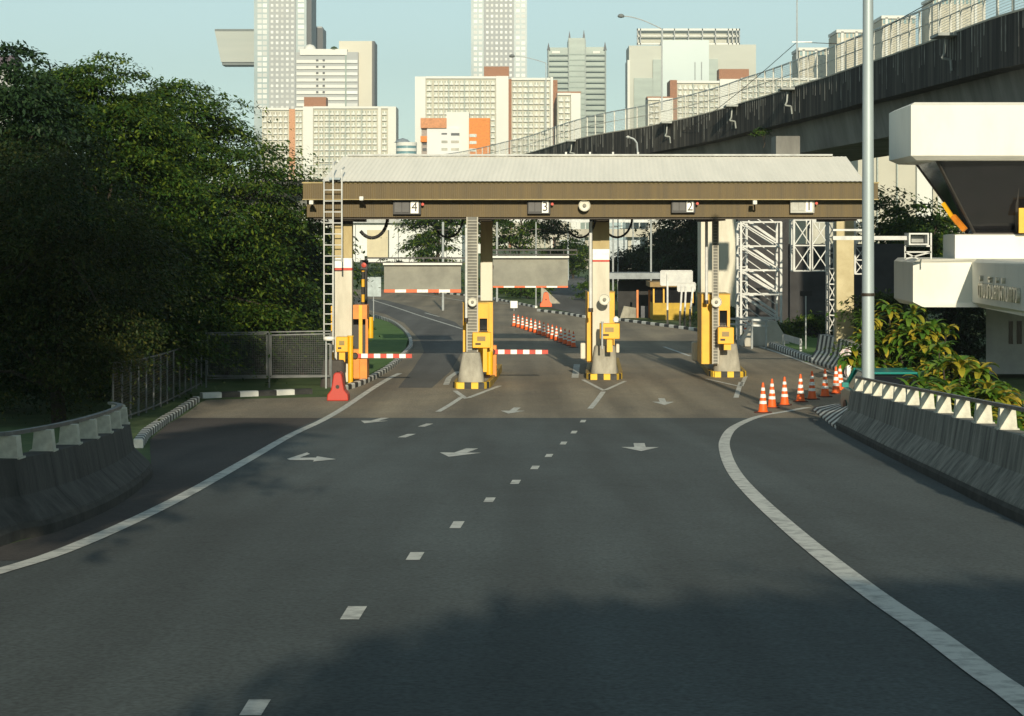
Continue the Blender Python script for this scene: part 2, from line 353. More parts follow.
# verge inside the kerb by the left lane and the dark hard strip next to it
vg = [G(*p) for p in ((368, 377), (392, 364), (406, 349), (408, 340), (402, 332), (388, 323), (374, 319), (358, 316), (345, 330), (340, 352))]
m = MB(); m.slab([(x, y) for x, y in vg][::-1], -.6, .05)
m.v = [(x, y, zg(y) + (.09 if z > 0 else -.2)) for x, y, z in m.v]
tag(m.build('grass_verge', mat('verge_grass', (.045, .13, .015), .95, (.09, .19, .03), 1.5, detail=9, bump=.6)), kind='structure')
rg = [G(*p) for p in ((696, 330), (745, 339), (800, 356), (848, 372), (858, 366), (830, 345), (790, 333), (740, 328), (700, 322))]
m = MB(); m.slab(rg[::-1], 0, 1); m.v = [(x, y, zg(y) + (.14 if z > .5 else -.2)) for x, y, z in m.v]
tag(m.build('grass_verge', _M['verge_grass']), kind='structure')

# ------------------------------------------------------------------ concrete barrier walls with pedestals and rail
def wall_mat():
    m = mat('stained_concrete', (.34, .33, .285), .9, (.085, .085, .078), 2.2, detail=10, bump=.5, stretch=(1.6, 1.6, .22), thr=(.34, .66)); return m
WALLM = wall_mat(); WALLD = mat('stained_concrete_foot', (.07, .068, .06), .95, (.035, .034, .03), 3)
WALLL = mat('shaded_concrete', (.085, .083, .075), .9, (.03, .03, .028), 2.2, detail=10, bump=.5, stretch=(1.6, 1.6, .22), thr=(.34, .66))  # same concrete with shade put into the colour, for the left barrier
def barrier(pts, side, name, label, n_ped, ped_step, start, wm=None, hs=1.0):
    root = thing(name, (pts[0][0], pts[0][1], zg(pts[0][1])), label, 'barrier')
    q = smooth_path(pts, 8)
    q = resample(q, .25); L = 0
    # wall cast in 3 m panels
    wb = MB(); prof = [(0, 0.10), (.03, .18), (.27, .50 * hs), (.34, .97 * hs), (.60, .97 * hs), (.62, -.1), (0, -.1)]
    k = 12; i = 0
    while i < len(q) - 1:
        seg = q[i:i + k + 1]
        if len(seg) > 1:
            a = Vector(seg[-1]); c = Vector(seg[-2]); e = a + (c - a).normalized() * .018
            sweep(wb, seg[:-1] + [tuple(e)], prof, side=side)
        i += k
    wb.build('wall', wm or WALLM, root)
    fb = MB(); sweep(fb, q, [(-.012, -.1), (-.012, .11), (.02, .16), (.02, -.1)], side=side); fb.build('wall_foot', WALLD, root)
    rb_ = MB(); sweep(rb_, q, [(.45, 1.26 * hs), (.45, 1.31 * hs), (.53, 1.31 * hs), (.53, 1.26 * hs)], side=side); rb_.build('rail', mat('rail_steel', (.16, .17, .17), .5, (.08, .085, .085), 3, metal=.3), root)
    nn = normals(q); cnt = 0; acc = start
    proto = None; i = int(start / .25)
    while i < len(q) - 1 and cnt < n_ped:
        (x, y), (nx, ny) = q[i], nn[i]; x += nx * .47 * side; y += ny * .47 * side; z = zg(y)
        if proto is None:
            pb = MB(); h0, h1, h2 = .966 * hs, .99 * hs, 1.262 * hs; pb.box(x - .11, x + .11, y - .145, y + .145, z + h0, z + h1)
            pb.hexa([(x - .085, y - .12, z + h1), (x + .085, y - .12, z + h1), (x + .085, y + .12, z + h1), (x - .085, y + .12, z + h1), (x - .075, y - .10, z + h2), (x + .075, y - .10, z + h2), (x + .075, y + .10, z + h2), (x - .075, y + .10, z + h2)])
            o = pb.build('pedestal', mat('cream_paint', (.70, .69, .58), .7, (.42, .41, .34), 4, detail=8), root); proto = o
            for v in o.data.vertices: v.co -= Vector((x, y, z)) - wloc(root)
            o.location = Vector((x, y, z)) - wloc(root)
        else:
            o = proto.copy(); C.objects.link(o); o.location = Vector((x, y, z)) - wloc(root)
        o.rotation_euler.z = math.atan2(nn[i][1], nn[i][0]) + (0 if True else 0) + R(90)
        cnt += 1; i += int(ped_step / .25)
    return root
rw = [(RB[2][0] - .6, 12.0), (RB[2][0] - .12, 18.0)] + RB[2:] + [(8.2, RB[-1][1] + .8)]
rw.sort(key=lambda p: p[1])
barrier(rw, 1, 'road_barrier', 'grey stained concrete barrier with cream pedestals along the right edge by the yellow plants', 18, 2.0, .6, hs=.95)
lw = [(-4.75, 8.0), (-4.85, 14.0)] + LB[2:] + [(LB[-1][0] - .5, LB[-1][1] + 1.6)]
barrier(lw, -1, 'road_barrier', 'shade-darkened concrete barrier curving along the left edge below the trees', 22, 1.5, .3, wm=WALLL, hs=.84)

def zebra_barrier(pts, hs, label, foot=.42, step=.5):
    root = thing('striped_barrier', (pts[0][0], pts[0][1], zg(pts[0][1])), label, 'barrier')
    q = resample(pts, step); nn = normals(q); b = MB(); n = len(q); rings = []
    for i, ((x, y), (nx, ny)) in enumerate(zip(q, nn)):
        t = i / max(1, n - 1); H = hs[0] + (hs[1] - hs[0]) * t; z = zg(y)
        sk = .10 * H
        rings.append([(x, y, z - .1), (x, y, z + .1 * H), (x + nx * foot * .55 * min(1, H), y + ny * foot * .55 * min(1, H), z + H * .45), (x + nx * foot * .75, y + ny * foot * .75, z + H), (x + nx * (foot + .2), y + ny * (foot + .2), z + H), (x + nx * (foot + .3), y + ny * (foot + .3), z - .1)])
    for i in range(n - 1):
        b.add(rings[i] + rings[i + 1], [(j, (j + 1) % 6, 6 + (j + 1) % 6, 6 + j) for j in range(6)], i % 2)
    b.add(rings[0], [tuple(range(6))]); b.add(rings[-1], [tuple(reversed(range(6)))])
    b.build('wall', [WHITE, KBLACK], root); return root
# chevron striped wall by the white bundle and the low nose at the end of the right barrier
zebra_barrier([G(*p) for p in ((853, 378), (831, 369), (808, 362))], (1.15, 1.15), 'black and white striped concrete barrier in front of the beige canopy column on the right', .5, .42)
zebra_barrier([G(*p) for p in ((836, 429), (822, 418), (811, 408))], (.62, .16), 'low black and white striped barrier nose tapering to the road beside the row of cones', .8, .62)

# ------------------------------------------------------------------ toll canopy
CY = 68.0
CPW = lambda px, Y=CY: (px - 512) * Y / F
canopy = thing('toll_canopy', (CPW(590), CY + 2, zg(CY)), 'brown clad toll plaza canopy with pale ribbed metal roof over the four toll islands', 'toll canopy')
def ribbed(name, c1, c2, s=5.0):
    m = mat(name, c1, .55, c2, 1.2, detail=8, stretch=(4, 4, .15), thr=(.35, .7))
    t = m.node_tree; n = t.nodes; l = t.links; b = n['Principled BSDF']; tc = [x for x in n if x.type == 'TEX_COORD'][0]
    w = n.new('ShaderNodeTexWave'); w.inputs['Scale'].default_value = s; w.bands_direction = 'X'; l.new(tc.outputs['Object'], w.inputs['Vector'])
    bp = n.new('ShaderNodeBump'); bp.inputs['Strength'].default_value = .18; bp.inputs['Distance'].default_value = .02; l.new(w.outputs['Fac'], bp.inputs['Height']); l.new(bp.outputs[0], b.inputs['Normal']); return m
BROWN = ribbed('brown_cladding', (.105, .066, .008), (.062, .040, .006))
ROOFM = mat('roof_sheet', (.93, .90, .80), .6, (.84, .82, .73), .8, detail=8, stretch=(2, .3, 1))
XL, XR = CPW(303), CPW(878)
zt, ze, zr = 5 + (235 - 183.5) * CY / F, 5 + (235 - 181.5) * CY / F, 5 + (235 - 156.5) * 72 / F
b = MB()          # corrugated roof: front and back slope, real corrugation
n = 230; x0, x1 = CPW(323), CPW(863)
ex0, ex1 = (343 - 512) * 72 / F, (846 - 512) * 72 / F
vs = []
for i in range(n + 1):
    t = i / n; w = .006 * math.cos(i * math.pi)
    vs += [(x0 + (x1 - x0) * t, CY - .25, ze + w), (ex0 + (ex1 - ex0) * t, 72, zr + w), (x0 + (x1 - x0) * t, 76.2, ze + w)]
b.add(vs, [f for i in range(n) for f in ((3 * i, 3 * i + 3, 3 * i + 4, 3 * i + 1), (3 * i + 1, 3 * i + 4, 3 * i + 5, 3 * i + 2))])
b.build('roof', ROOFM, canopy)
b = MB(); b.box(CPW(338), (832 - 512) * 72 / F, 71.85, 72.15, zr + .02, zr + .08); b.build('ridge_cap', mat('grey_sheet', (.45, .47, .46), .5), canopy)
b = MB(); b.add([(x0, CY - .25, ze - .02), (ex0, 72, zr - .02), (x0, 76.2, ze - .02)], [(0, 1, 2)]); b.add([(x1, CY - .25, ze - .02), (x1, 76.2, ze - .02), (ex1, 72, zr - .02)], [(0, 1, 2)])
b.box(CPW(330), CPW(341), CY - .42, CY + 1.2, zt + .12, zt + .19)
b.build('roof_end', mat('blue_grey_sheet', (.34, .43, .48), .5), canopy)
z1, z2 = 5 + (235 - 199) * CY / F, 5 + (235 - 203) * CY / F; z3 = 5 + (235 - 217) * CY / F
b = MB(); b.box(XL, XR, CY, CY + .12, z1, zt); b.box(XL, XL + .12, CY + .12, 76.0, z1, zt); b.box(XR - .12, XR, CY + .12, 76.0, z1, zt); b.box(XL, XR, 76, 76.12, z1, zt)
b.build('upper_fascia', BROWN, canopy)
b = MB(); b.box(XL - .03, XR + .03, CY - .04, CY + .05, zt, zt + .05); b.box(XL - .02, XR + .02, CY - .03, CY + .0, z1 - .03, z1); b.build('fascia_trim', mat('tan_trim', (.42, .33, .14), .6), canopy)
b = MB(); b.box(XL + .08, XR - .05, CY + .5, CY + .62, z3, z2 + .15); b.box(XL + .08, XL + .2, CY + .62, 75.6, z3, z2 + .15); b.box(XR - .17, XR - .05, CY + .62, 75.6, z3, z2 + .15)
b.build('lower_fascia', BROWN, canopy)
b = MB(); b.box(XL + .15, XR - .2, CY + .2, 75.9, z1 + .25, z1 + .3); b.box(XL + .25, XR - .25, CY + .7, 75.5, z3 + .1, z3 + .16)
for px in (350, 472, 486, 601, 716, 845):
    x = CPW(px, 70); b.box(x - .2, x + .2, CY + .75, 75.3, z3 - .12, z3 + .11)
b.build('ceiling', mat('ceiling_brown', (.07, .055, .035), .8), canopy)
b = MB(); b.box(XL + .3, XR - .3, CY + .62, CY + .82, z3 - .07, z3 + .1); b.build('front_beam', DKBR, canopy)
# columns
def column(pa, pb, Y, bands, dy=.55):
    for mt, ya, yb in bands:
        b = MB(); xa, xb = CPW(pa, Y), CPW(pb, Y); za = 5 - (ya - HOR) * Y / F; zb = (5 - (yb - HOR) * Y / F) if yb else zg(Y)
        yield mt, b.box(xa, xb, Y, Y + dy, zb, za)
def col(pa, pb, Y, bands, label=None, dy=.55):
    parts = list(column(pa, pb, Y, bands, dy)); mats = []; M = MB()
    for mt, bb in parts:
        if mt not in mats: mats.append(mt)
        M.add(bb.v, bb.f, mats.index(mt))
    o = M.build('column', mats, canopy, bevel=.015)
    if label: o['label'] = label
col(333.5, 352, 69.4, [(DKBR, 217, 224), (COLB, 224, 258), (REFL, 258, 268), (RED, 268, 270.5), (COLW, 270.5, None)], 'column with beige top, white lower part and thin orange stripe')
col(480.5, 492.5, 74, [(COLB, 217, 262), (COLW, 262, None)])
col(592.5, 609.5, 71.2, [(DKBR, 216, 222), (COLB, 222, 249), (REFL, 249, 260), (RED, 260, 261.8), (COLW, 261.8, None)], 'cream column with thin orange stripe')
col(836.5, 854, 77.6, [(mat('column_yellowish', (.60, .54, .34), .75, (.44, .38, .22), 1.0, detail=8), 218, None)], 'thick beige column')
# ladder up to the roof on the left
lad = thing('ladder', at(328, 400, 67.6)[:2] + (zg(67.6),), 'tall galvanised ladder climbing past the canopy left end to the roof', 'ladder')
YL = 67.55
def zz(py, Y=YL): return 5 - (py - HOR) * Y / F
for pa, ya, yb in ((324, 177, 341), (333, 160, 352), (341.8, 170, 262)):
    b = MB(); b.tube((CPW(pa, YL), YL, zz(yb)), (CPW(pa, YL), YL, zz(ya)), .028 if pa > 330 else .024, n=8); b.build('side_rail', TRUSS, lad)
for y in list(range(190, 262, 11)):
    b = MB(); b.tube((CPW(324, YL), YL, zz(y)), (CPW(341.8, YL), YL, zz(y)), .02, n=6); b.build('rung', TRUSS, lad)
for y in list(range(264, 345, 10)):
    b = MB(); b.tube((CPW(325, YL), YL, zz(y)), (CPW(333, YL), YL, zz(y)), .02, n=6); b.build('rung', TRUSS, lad)
b = MB(); b.bar((CPW(333, YL), YL, zz(166)), (CPW(333, YL), YL + 1.1, zz(160)), .04); b.bar((CPW(341.8, YL), YL, zz(170)), (CPW(341.8, YL), YL + 1.1, zz(166)), .04); b.build('roof_hook', TRUSS, lad)

# lane number signs hanging on the canopy
def lane_sign(pa, pb, ya, yb, num, label, bright=False):
    Y = CY + .28; xa, xb = CPW(pa, Y), CPW(pb, Y); zb, za = zz(yb, Y), zz(ya, Y)
    t = thing('lane_sign', ((xa + xb) / 2, Y, zb), label, 'sign', 'lane number signs on the canopy')
    m = MB(); m.box(xa, xb, Y, Y + .2, zb, za); m.build('housing', mat('sign_white_case', (.5, .5, .45), .6) if bright else BLACK, t, bevel=.01)
    w = (xb - xa); 
    for k in (0, 1):
        m = MB(); m.box(xa + w * (.06 + .27 * k), xa + w * (.30 + .27 * k), Y - .02, Y - .003, zb + .08, za - .08); m.build('signal_panel', mat('sign_pale', (.45, .46, .42), .5) if bright else mat('sign_dark_grey', (.07, .07, .07), .5), t)
    m = MB(); m.box(xa + w * .63, xa + w * .91, Y - .02, Y - .003, zb + .04, za - .04); m.build('number_plate', REFL, t)
    text_mesh(num, 'number', .45, BLACK, t, (xa + w * .77, Y - .035, (za + zb) / 2), ext=.006, sx=.95)
    m = MB(); m.lathe([(.05, 0), (.05, .05), (.03, .06)], (xb + .06, Y - .06, (za + zb) / 2 + .1), axis='y', n=10); m.build('lamp', RED, t)
    m = MB(); m.bar((xa + w * .2, Y + .1, za), (xa + w * .2, Y + .1, za + .35), .04); m.bar((xa + w * .8, Y + .1, za), (xa + w * .8, Y + .1, za + .35), .04); m.build('hanger', DKBR, t)
lane_sign(393, 421, 200, 214.5, '4', 'black sign box with number 4 on the canopy front')
lane_sign(527.5, 550.5, 200, 214, '3', 'black sign box with number 3 on the canopy front')
lane_sign(671.5, 695.5, 200, 213, '2', 'black sign box with number 2 on the canopy front')
lane_sign(790.5, 814.5, 199.5, 213, '1', 'pale sign box with number 1 on the canopy front', True)
# cameras and round horn discs on the canopy
def cctv(px, py, label):
    Y = CY - .05; p = at(px, py, Y); t = thing('security_camera', p, label, 'camera')
    m = MB(); m.box(p[0] - .07, p[0] + .07, Y - .32, Y - .02, p[2] - .02, p[2] + .12); m.build('housing', WHITE, t, bevel=.02)
    m = MB(); m.bar((p[0], Y - .1, p[2]), (p[0] + .08, Y + .45, p[2] - .22), .05); m.build('bracket', BLACK, t)
cctv(362, 200, 'small white camera below the canopy fascia left of the number 4 sign')
cctv(312, 204, 'small grey camera at the left end of the canopy'); cctv(754, 204, 'small white camera between the number 2 and number 1 signs')
def disc(px, py, Y, r, label, grp='round white discs at the toll lanes'):
    p = at(px, py, Y); t = thing('horn_speaker', p, label, 'speaker', None)
    m = MB(); m.lathe([(r * .6, .12), (r, .02), (r, -.02), (r * .93, -.025), (r * .85, .02), (r * .35, .03), (r * .25, -.01), (.001, -.015)][::-1], p, n=28, axis='y', cap=False); m.build('bell', mat('disc_cream', (.62, .61, .52), .45, (.5, .49, .42)), t, smooth=True)
    m = MB(); m.lathe([(r * .30, -.05), (r * .26, -.07), (.001, -.075)][::-1], p, n=16, axis='y', cap=False); m.build('centre_cap', GRAYP, t, smooth=True)
    m = MB(); m.tube((p[0], p[1] + .08, p[2]), (p[0], p[1] + .35, p[2]), .04); m.build('mount', DKBR, t)
disc(584.5, 205.5, CY + .15, .20, 'round cream disc speaker on the canopy front above the third island')
# ------------------------------------------------------------------ toll islands
AX = .046     # lane direction drift
def island_base(pa, pb, pyf, length, label):
    Yf = G((pa + pb) / 2, pyf)[1]; xa, xb = CPW(pa, Yf), CPW(pb, Yf); w = xb - xa; cx = (xa + xb) / 2
    t = thing('toll_island', (cx, Yf, zg(Yf)), label, 'toll island', 'raised toll islands between the lanes')
    loc = [(-w / 2 + .06, 0), (w / 2 - .06, 0), (w / 2 + .12, .55), (w / 2 + .14, 2.0), (w / 2 + .06, length), (-w / 2 - .06, length), (-w / 2 - .14, 2.0), (-w / 2 - .12, .55)]
    P = [(cx + x + AX * y, Yf + y) for x, y in loc]; z = zg(Yf) - .02
    m = MB(); m.slab([((x - cx) * .93 + cx, Yf + (y - Yf) * .995 + .06) for x, y in P], z, z + .20); m.build('slab', CONC, t)
    q = resample(P + [P[0]], .23); b = MB(); sweep(b, q, [(0, -.05), (0, .21), (-.02, .23), (-.14, .23), (-.14, -.05)], alt=2, z=z)
    b.build('kerb', [KYEL, KBLACK], t); return t, Yf, cx, z + .2
def bollard(pa, pb, ta, tb, yt, yb, Y, label, mt=CONC, r=True):
    p = at((pa + pb) / 2, yb, Y); w0 = (pb - pa) * Y / F; w1 = (tb - ta) * Y / F; z0 = p[2]; z1 = zz(yt, Y); c = p[0]; c1 = CPW((ta + tb) / 2, Y)
    t = thing('crash_block', (c, Y, z0), label, 'concrete block', 'concrete crash blocks at the toll islands')
    m = MB(); n = 20; vs = []
    for zc, w, cc in ((z0, w0, c), (z0 + .12, w0 * .985, c), (z1 - .04, w1 * 1.02, c1), (z1, w1 * .94, c1)):
        for i in range(n):
            a = 2 * math.pi * i / n; k = .5 / max(abs(math.cos(a)), abs(math.sin(a))) ** .55
            vs.append((cc + math.cos(a) * k * w, Y + .45 + math.sin(a) * k * w * .9, zc))
    m.add(vs, [(j * n + i, j * n + (i + 1) % n, (j + 1) * n + (i + 1) % n, (j + 1) * n + i) for j in range(3) for i in range(n)] + [tuple(range(3 * n, 4 * n))])
    o = m.build('block', mt, t, smooth=True); return t
def cable_tray(px, w, ya, yb, Y, label):
    t = thing('cable_ladder', at(px, yb, Y), label, 'cable ladder')
    for s in (-1, 1):
        m = MB(); m.pbox(px + s * w / 2 - .6, px + s * w / 2 + .6, ya, yb, Y, .1); m.build('side_rail', PALEC, t)
    m = MB()
    for y in np.arange(ya + 3, yb - 1, 3.0): m.pbox(px - w / 2 + .6, px + w / 2 - .6, y, y + 1.0, Y + .02, .03)
    m.build('rungs', mat('tray_grey', (.40, .39, .33), .6), t)
    m = MB(); m.pbox(px - w / 2 + .6, px + w / 2 - .6, ya, yb, Y + .06, .03); m.build('cables', mat('cable_grey', (.20, .20, .18), .8), t)
    return t
def conduit(px, ya, yb, Y, w, label, mt=None):
    t = thing('conduit_pipe', at(px, yb, Y), label, 'pipe')
    m = MB(); a, c = at(px, yb, Y), at(px, ya, Y); m.tube(a, c, w * Y / F / 2, n=10); m.build('pipe', mt or TRUSS, t)
    m = MB(); r = w * Y / F / 2 * 1.5; m.tube((a[0], Y, a[2]), (a[0], Y, a[2] + .14), r, n=10); m.build('pipe_end', DKBR, t); return t
def machine(name, label, Y, body, window, legs, dep=1.5, topcap=True):
    a, b_, c, d = body; t = thing('toll_machine', at((a + b_) / 2, d, Y), label, 'toll machine', 'tall yellow toll machines on the islands')
    m = MB()
    # frame around the opening
    if window:
        wa, wb, wc, wd = window
        m.pbox(a, b_, c, wc, Y, dep); m.pbox(a, wa, wc, d, Y, dep); m.pbox(wb, b_, wc, d, Y, dep); m.pbox(wa, wb, wd, d, Y, dep)
        k = MB(); k.pbox(wa, wb, wc, wd, Y + .22, .1); k.build('screen_recess', DGLASS, t)
        k = MB(); k.pbox(wa - .6, wb + .6, wd, wd + .8, Y - .06, .1); k.build('sill', DKBR, t)
    else: m.pbox(a, b_, c, d, Y, dep)
    m.build('cabinet', YEL, t)
    if topcap: k = MB(); k.pbox(a - .5, b_ + .5, c - .9, c, Y - .03, dep + .06); k.build('top_cap', mat('worn_yellow', (.55, .36, .06), .6), t)
    for l in legs: k = MB(); k.pbox(*l, Y - .12, .10); k.build('corner_post', YEL, t)
    k = MB(); x = at(b_, (c + d) / 2, Y); k.box(x[0], x[0] + .015, Y + .25, Y + dep - .3, zz(d, Y) + .2, zz(c, Y) - .2); k.build('side_door', ORY, t)
    return t
def payment_box(label, Y, box, post, extra=None, mt=None):
    a, b_, c, d = box; t = thing('payment_terminal', at((a + b_) / 2, post[3], Y), label, 'terminal', 'yellow payment terminals at the lanes')
    m = MB(); m.pbox(a, b_, c, d, Y, .42); m.build('box', mt or YEL, t, bevel=.02)
    m = MB(); w = (b_ - a); m.pbox(a + w * .25, b_ - w * .3, c + (d - c) * .25, c + (d - c) * .55, Y - .012, .01); m.build('screen', mat('screen_amber', (.30, .20, .05), .4), t)
    m = MB(); m.pbox(a + w * .15, b_ - w * .55, c + (d - c) * .68, c + (d - c) * .8, Y - .012, .01); m.build('card_slot', DKBR, t)
    m = MB(); m.pbox(*post, Y + .1, .2); m.build('post', mt or YEL, t)
    if extra: m = MB(); p = at(*extra, Y - .05); m.lathe([(.02, -.12), (.09, -.1), (.11, 0), (.07, .07), (.01, .1)], p, n=12); m.build('lamp_head', REFL, t, smooth=True)
    return t
def boom(px, py, Y, ex, label, w=4.4):
    p = at(px, py, Y); q = at(ex, py - .5, Y); L = q[0] - p[0]; t = thing('boom_gate', (p[0], Y, zg(Y) + .18), label, 'boom gate', 'red and white boom gates across the lanes')
    m = MB(); m.box(p[0] - .22, p[0] + .16, Y + .06, Y + .45, zg(Y) + .18, p[2] + .22); m.build('gate_housing', ORY, t, bevel=.02)
    h = w * Y / F / 2; k = 9; mm = MB()
    for i in range(k): mm.box(p[0] + L * i / k, p[0] + L * (i + 1) / k, Y - .03, Y + .03, p[2] - h, p[2] + h * (1 - .15 * i / k), i % 2)
    mm.build('arm', [RED, REFL], t)
    m = MB(); m.lathe([(.09, -.05), (.11, 0), (.11, .09), (.05, .1)], (p[0], Y - .04, p[2]), axis='y', n=14); m.build('hinge', DKBR, t)
    return t

# island at the second position (narrow cable column)
t2, Y2, cx2, zt2 = island_base(455.5, 485.5, 389, 9.5, 'toll island with black and yellow kerb, second from left, holding the round tapered concrete block')
bollard(457, 484.5, 462, 480, 353, 384.5, Y2 + .12, 'tapered concrete block on the second island from left, before the ladder-like column')
t3, Y3, cx3, zt3 = island_base(589, 619, 380, 9.5, 'toll island with black and yellow kerb, third from left, below the white column')
bollard(591, 618, 595, 616, 346, 376, Y3 + .12, 'pale tapered concrete block on the third island from left, before the white column')
t4, Y4, cx4, zt4 = island_base(713, 744, 377.5, 11, 'long toll island with worn yellow kerb, rightmost of the islands')
bollard(714, 742, 718, 738, 344, 372, Y4 + .12, 'grey tapered concrete block on the rightmost toll island')
machine('m', 'yellow toll machine with black opening behind the second island block', 68.6, (463, 492.5, 303, 369), (479.5, 487.2, 318.5, 331), [(463, 466.6, 303, 366), (489, 492.8, 303, 366)])
cable_tray(472.2, 10.5, 217, 354, 67.6, 'pale ladder-like cable column rising from the second island to the canopy')
conduit(466.2, 228, 322, 67.4, 2.6, 'grey pipe running down left of the second island cable column')
payment_box('square yellow payment terminal in front of the second island machine', 67.3, (472.5, 491, 332.5, 348), (483, 487, 348, 372))
m = thing('bollard_post', at(489.5, 374, 68.0), 'round yellow post standing right of the second island machine', 'post')
k = MB(); k.tube(at(489.5, 374.5, 68), at(489.5, 352, 68), .12, n=16); k.build('post', YEL, m, smooth=True)
k = MB(); k.lathe([(.12, 0), (.10, .04), (.001, .06)], at(489.5, 352, 68), n=16); k.build('cap', KYEL, m, smooth=True)
boom(492, 351.8, 69.5, 548, 'red and white boom arm closing the lane right of the second island')
disc(472.5, 302, 67.35, .155, 'round grey disc on the second island cable column', None)
# third island
machine('m', 'narrow yellow toll machine behind the white column of the third island', 71.9, (587, 614.5, 292.5, 362), None, [(587, 591.5, 292.5, 361)])
conduit(590.6, 222, 312, 70.3, 3.4, 'pale pipe on the left side of the third island white column')
payment_box('hexagonal yellow terminal with white lamp on the third island', 69.9, (600, 619.7, 323.5, 339), (607, 612.5, 339, 352), (616, 319))
disc(604.5, 299.5, 70.4, .2, 'round cream disc halfway up the third island column', None)
k = thing('marker_post', at(602, 352, 69.8), 'thin grey pipe post beside the hexagonal yellow terminal', 'post'); m = MB(); m.tube(at(602.2, 349, 69.75), at(602.2, 322, 69.75), .035); m.build('post', GALV, k); m = MB(); m.tube(at(602.2, 322.6, 69.75), at(602.2, 321.5, 69.75), .05); m.build('cap', GALV, k)
for a_, b_, c, d, Y, lb in ((580.5, 585.5, 343, 359, 71.5, 'small white kerb block left of the third island'), (616, 619.5, 344, 353, 72.5, 'small white block right of the third island')):
    p = at(a_, d, Y); o = MB().pbox(a_, b_, c, d, Y, .3).build('kerb_block', COLW, loc=p, bevel=.04); tag(o, lb, 'block')
# fourth island
machine('m', 'widest yellow toll machine with black opening on the rightmost toll island', 72.4, (701.5, 730, 294.5, 364), (719.5, 727.2, 310.5, 326), [], dep=1.6)
cable_tray(715.5, 5.4, 215, 364, 71.8, 'thin cable ladder in front of the rightmost yellow toll machine')
conduit(706.5, 214, 304, 72.0, 3.0, 'pale pipe pair left of the cable ladder on the rightmost island'); 
disc(716.5, 302, 71.6, .19, 'round cream disc on top of the rightmost yellow toll machine', None)
payment_box('low yellow payment terminal with grey hatch above the rightmost crash block', 71.2, (718, 734, 327.5, 344), (724, 731, 343, 350), None)
p = at(697, 363, 74.5); o = MB().pbox(692.5, 700, 342, 361, 74.5, .5).build('kerb_block', COLW, loc=p, bevel=.06); tag(o, 'small rounded pale block left of the rightmost toll machine', 'block')
# left side island and its equipment
Y1 = 67.6
t = thing('toll_machine', at(358, 392, Y1 + .6), 'orange and yellow open toll machine frame on the leftmost island', 'toll machine', 'tall yellow toll machines on the islands')
for a_, mt, nm in (((353, 367, 305, 319), ORY, 'top_box'), ((354, 367, 356, 379), ORY, 'lower_box'), ((358.8, 362.3, 305, 356), YEL, 'front_post'), ((365.5, 368, 319, 356), ORY, 'rear_post'), ((331, 333.5, 306, 360), YEL, 'corner_post')):
    m = MB(); m.pbox(*a_, Y1 + (1.0 if nm != 'front_post' else .9), .09 if 'post' in nm else 1.0); m.build(nm, mt, t)
m = MB(); m.pbox(353.2, 366, 319, 356, Y1 + 1.8, .1); m.build('back_panel', BLACK, t)
payment_box('yellow payment terminal on a round post at the leftmost island', Y1, (336, 348, 337, 352), (339, 345, 352, 362))
m = thing('bollard_post', at(350.5, 382, Y1 + .2), 'tall round yellow post at the leftmost island before the orange machine', 'post'); k = MB(); k.tube(at(350.5, 383, Y1 + .2), at(350.5, 336, Y1 + .2), .09, n=16); k.build('post', YEL, m, smooth=True)
k = MB(); k.tube(at(350.5, 336.6, Y1 + .2), at(350.5, 335.6, Y1 + .2), .11, n=16); k.build('cap', KYEL, m)
bollard(318, 346, 322, 343, 361, 396, Y1 - 1.0, 'dark tapered block at the leftmost island beside the red plastic barrier', mat('dark_block', (.05, .045, .04), .9, (.09, .08, .07), 2, detail=8))
boom(355, 355.8, 68.5, 412, 'red and white boom arm over the lane at the leftmost island')
k = thing('lamp_post', at(326, 399, 66.2), 'thin grey post with white lamp head beside the red plastic barrier', 'lamp'); m = MB(); m.tube(at(326, 399, 66.2), at(326, 341, 66.2), .03, n=8); m.build('pole', GALV, k)
m = MB(); m.lathe([(.02, -.08), (.17, -.06), (.2, 0), (.17, .06), (.02, .08)], at(329, 338.5, 66.2), n=16); m.build('lamp_head', REFL, k, smooth=True)
k = thing('yellow_drum', at(370.5, 336, 71), 'yellow round drum hung behind the orange machine', 'drum'); m = MB(); m.tube(at(370.5, 338, 71), at(370.5, 317, 71), .1, n=16); m.build('drum', YEL, k, smooth=True); m = MB(); m.bar(at(370.5, 322, 71.05), at(366, 322, 71.05), .04); m.build('arm', DKBR, k)
# signal post with black and yellow bands
def banded_post(px, ya, yb, Y, label, red=True):
    t = thing('signal_post', at(px, yb, Y), label, 'signal post'); m = MB(); n = max(3, int((yb - ya) / 7))
    for i in range(n):
        y0 = yb + (ya - yb) * i / n; y1 = yb + (ya - yb) * (i + 1) / n; m.tube(at(px, y0, Y), at(px, y1, Y), .06, n=10, mi=i % 2)
    m.build('post', [KBLACK, YEL], t)
    if red:
        m = MB(); m.pbox(px - 3, px + 5, ya - 4, ya + 6, Y - .15, .25); m.build('signal_head', BLACK, t, bevel=.02)
        m = MB(); p = at(px + 1, ya + 1, Y - .16); m.lathe([(.09, 0), (.09, -.05), (.001, -.06)], p, axis='y', n=14); m.build('lens', RED, t)
    return t
banded_post(363, 264, 340, 73.5, 'black and yellow signal post with red lamp behind the leftmost column')
banded_post(487, 262, 322, 75.5, 'black and yellow post right of the second island column', False)
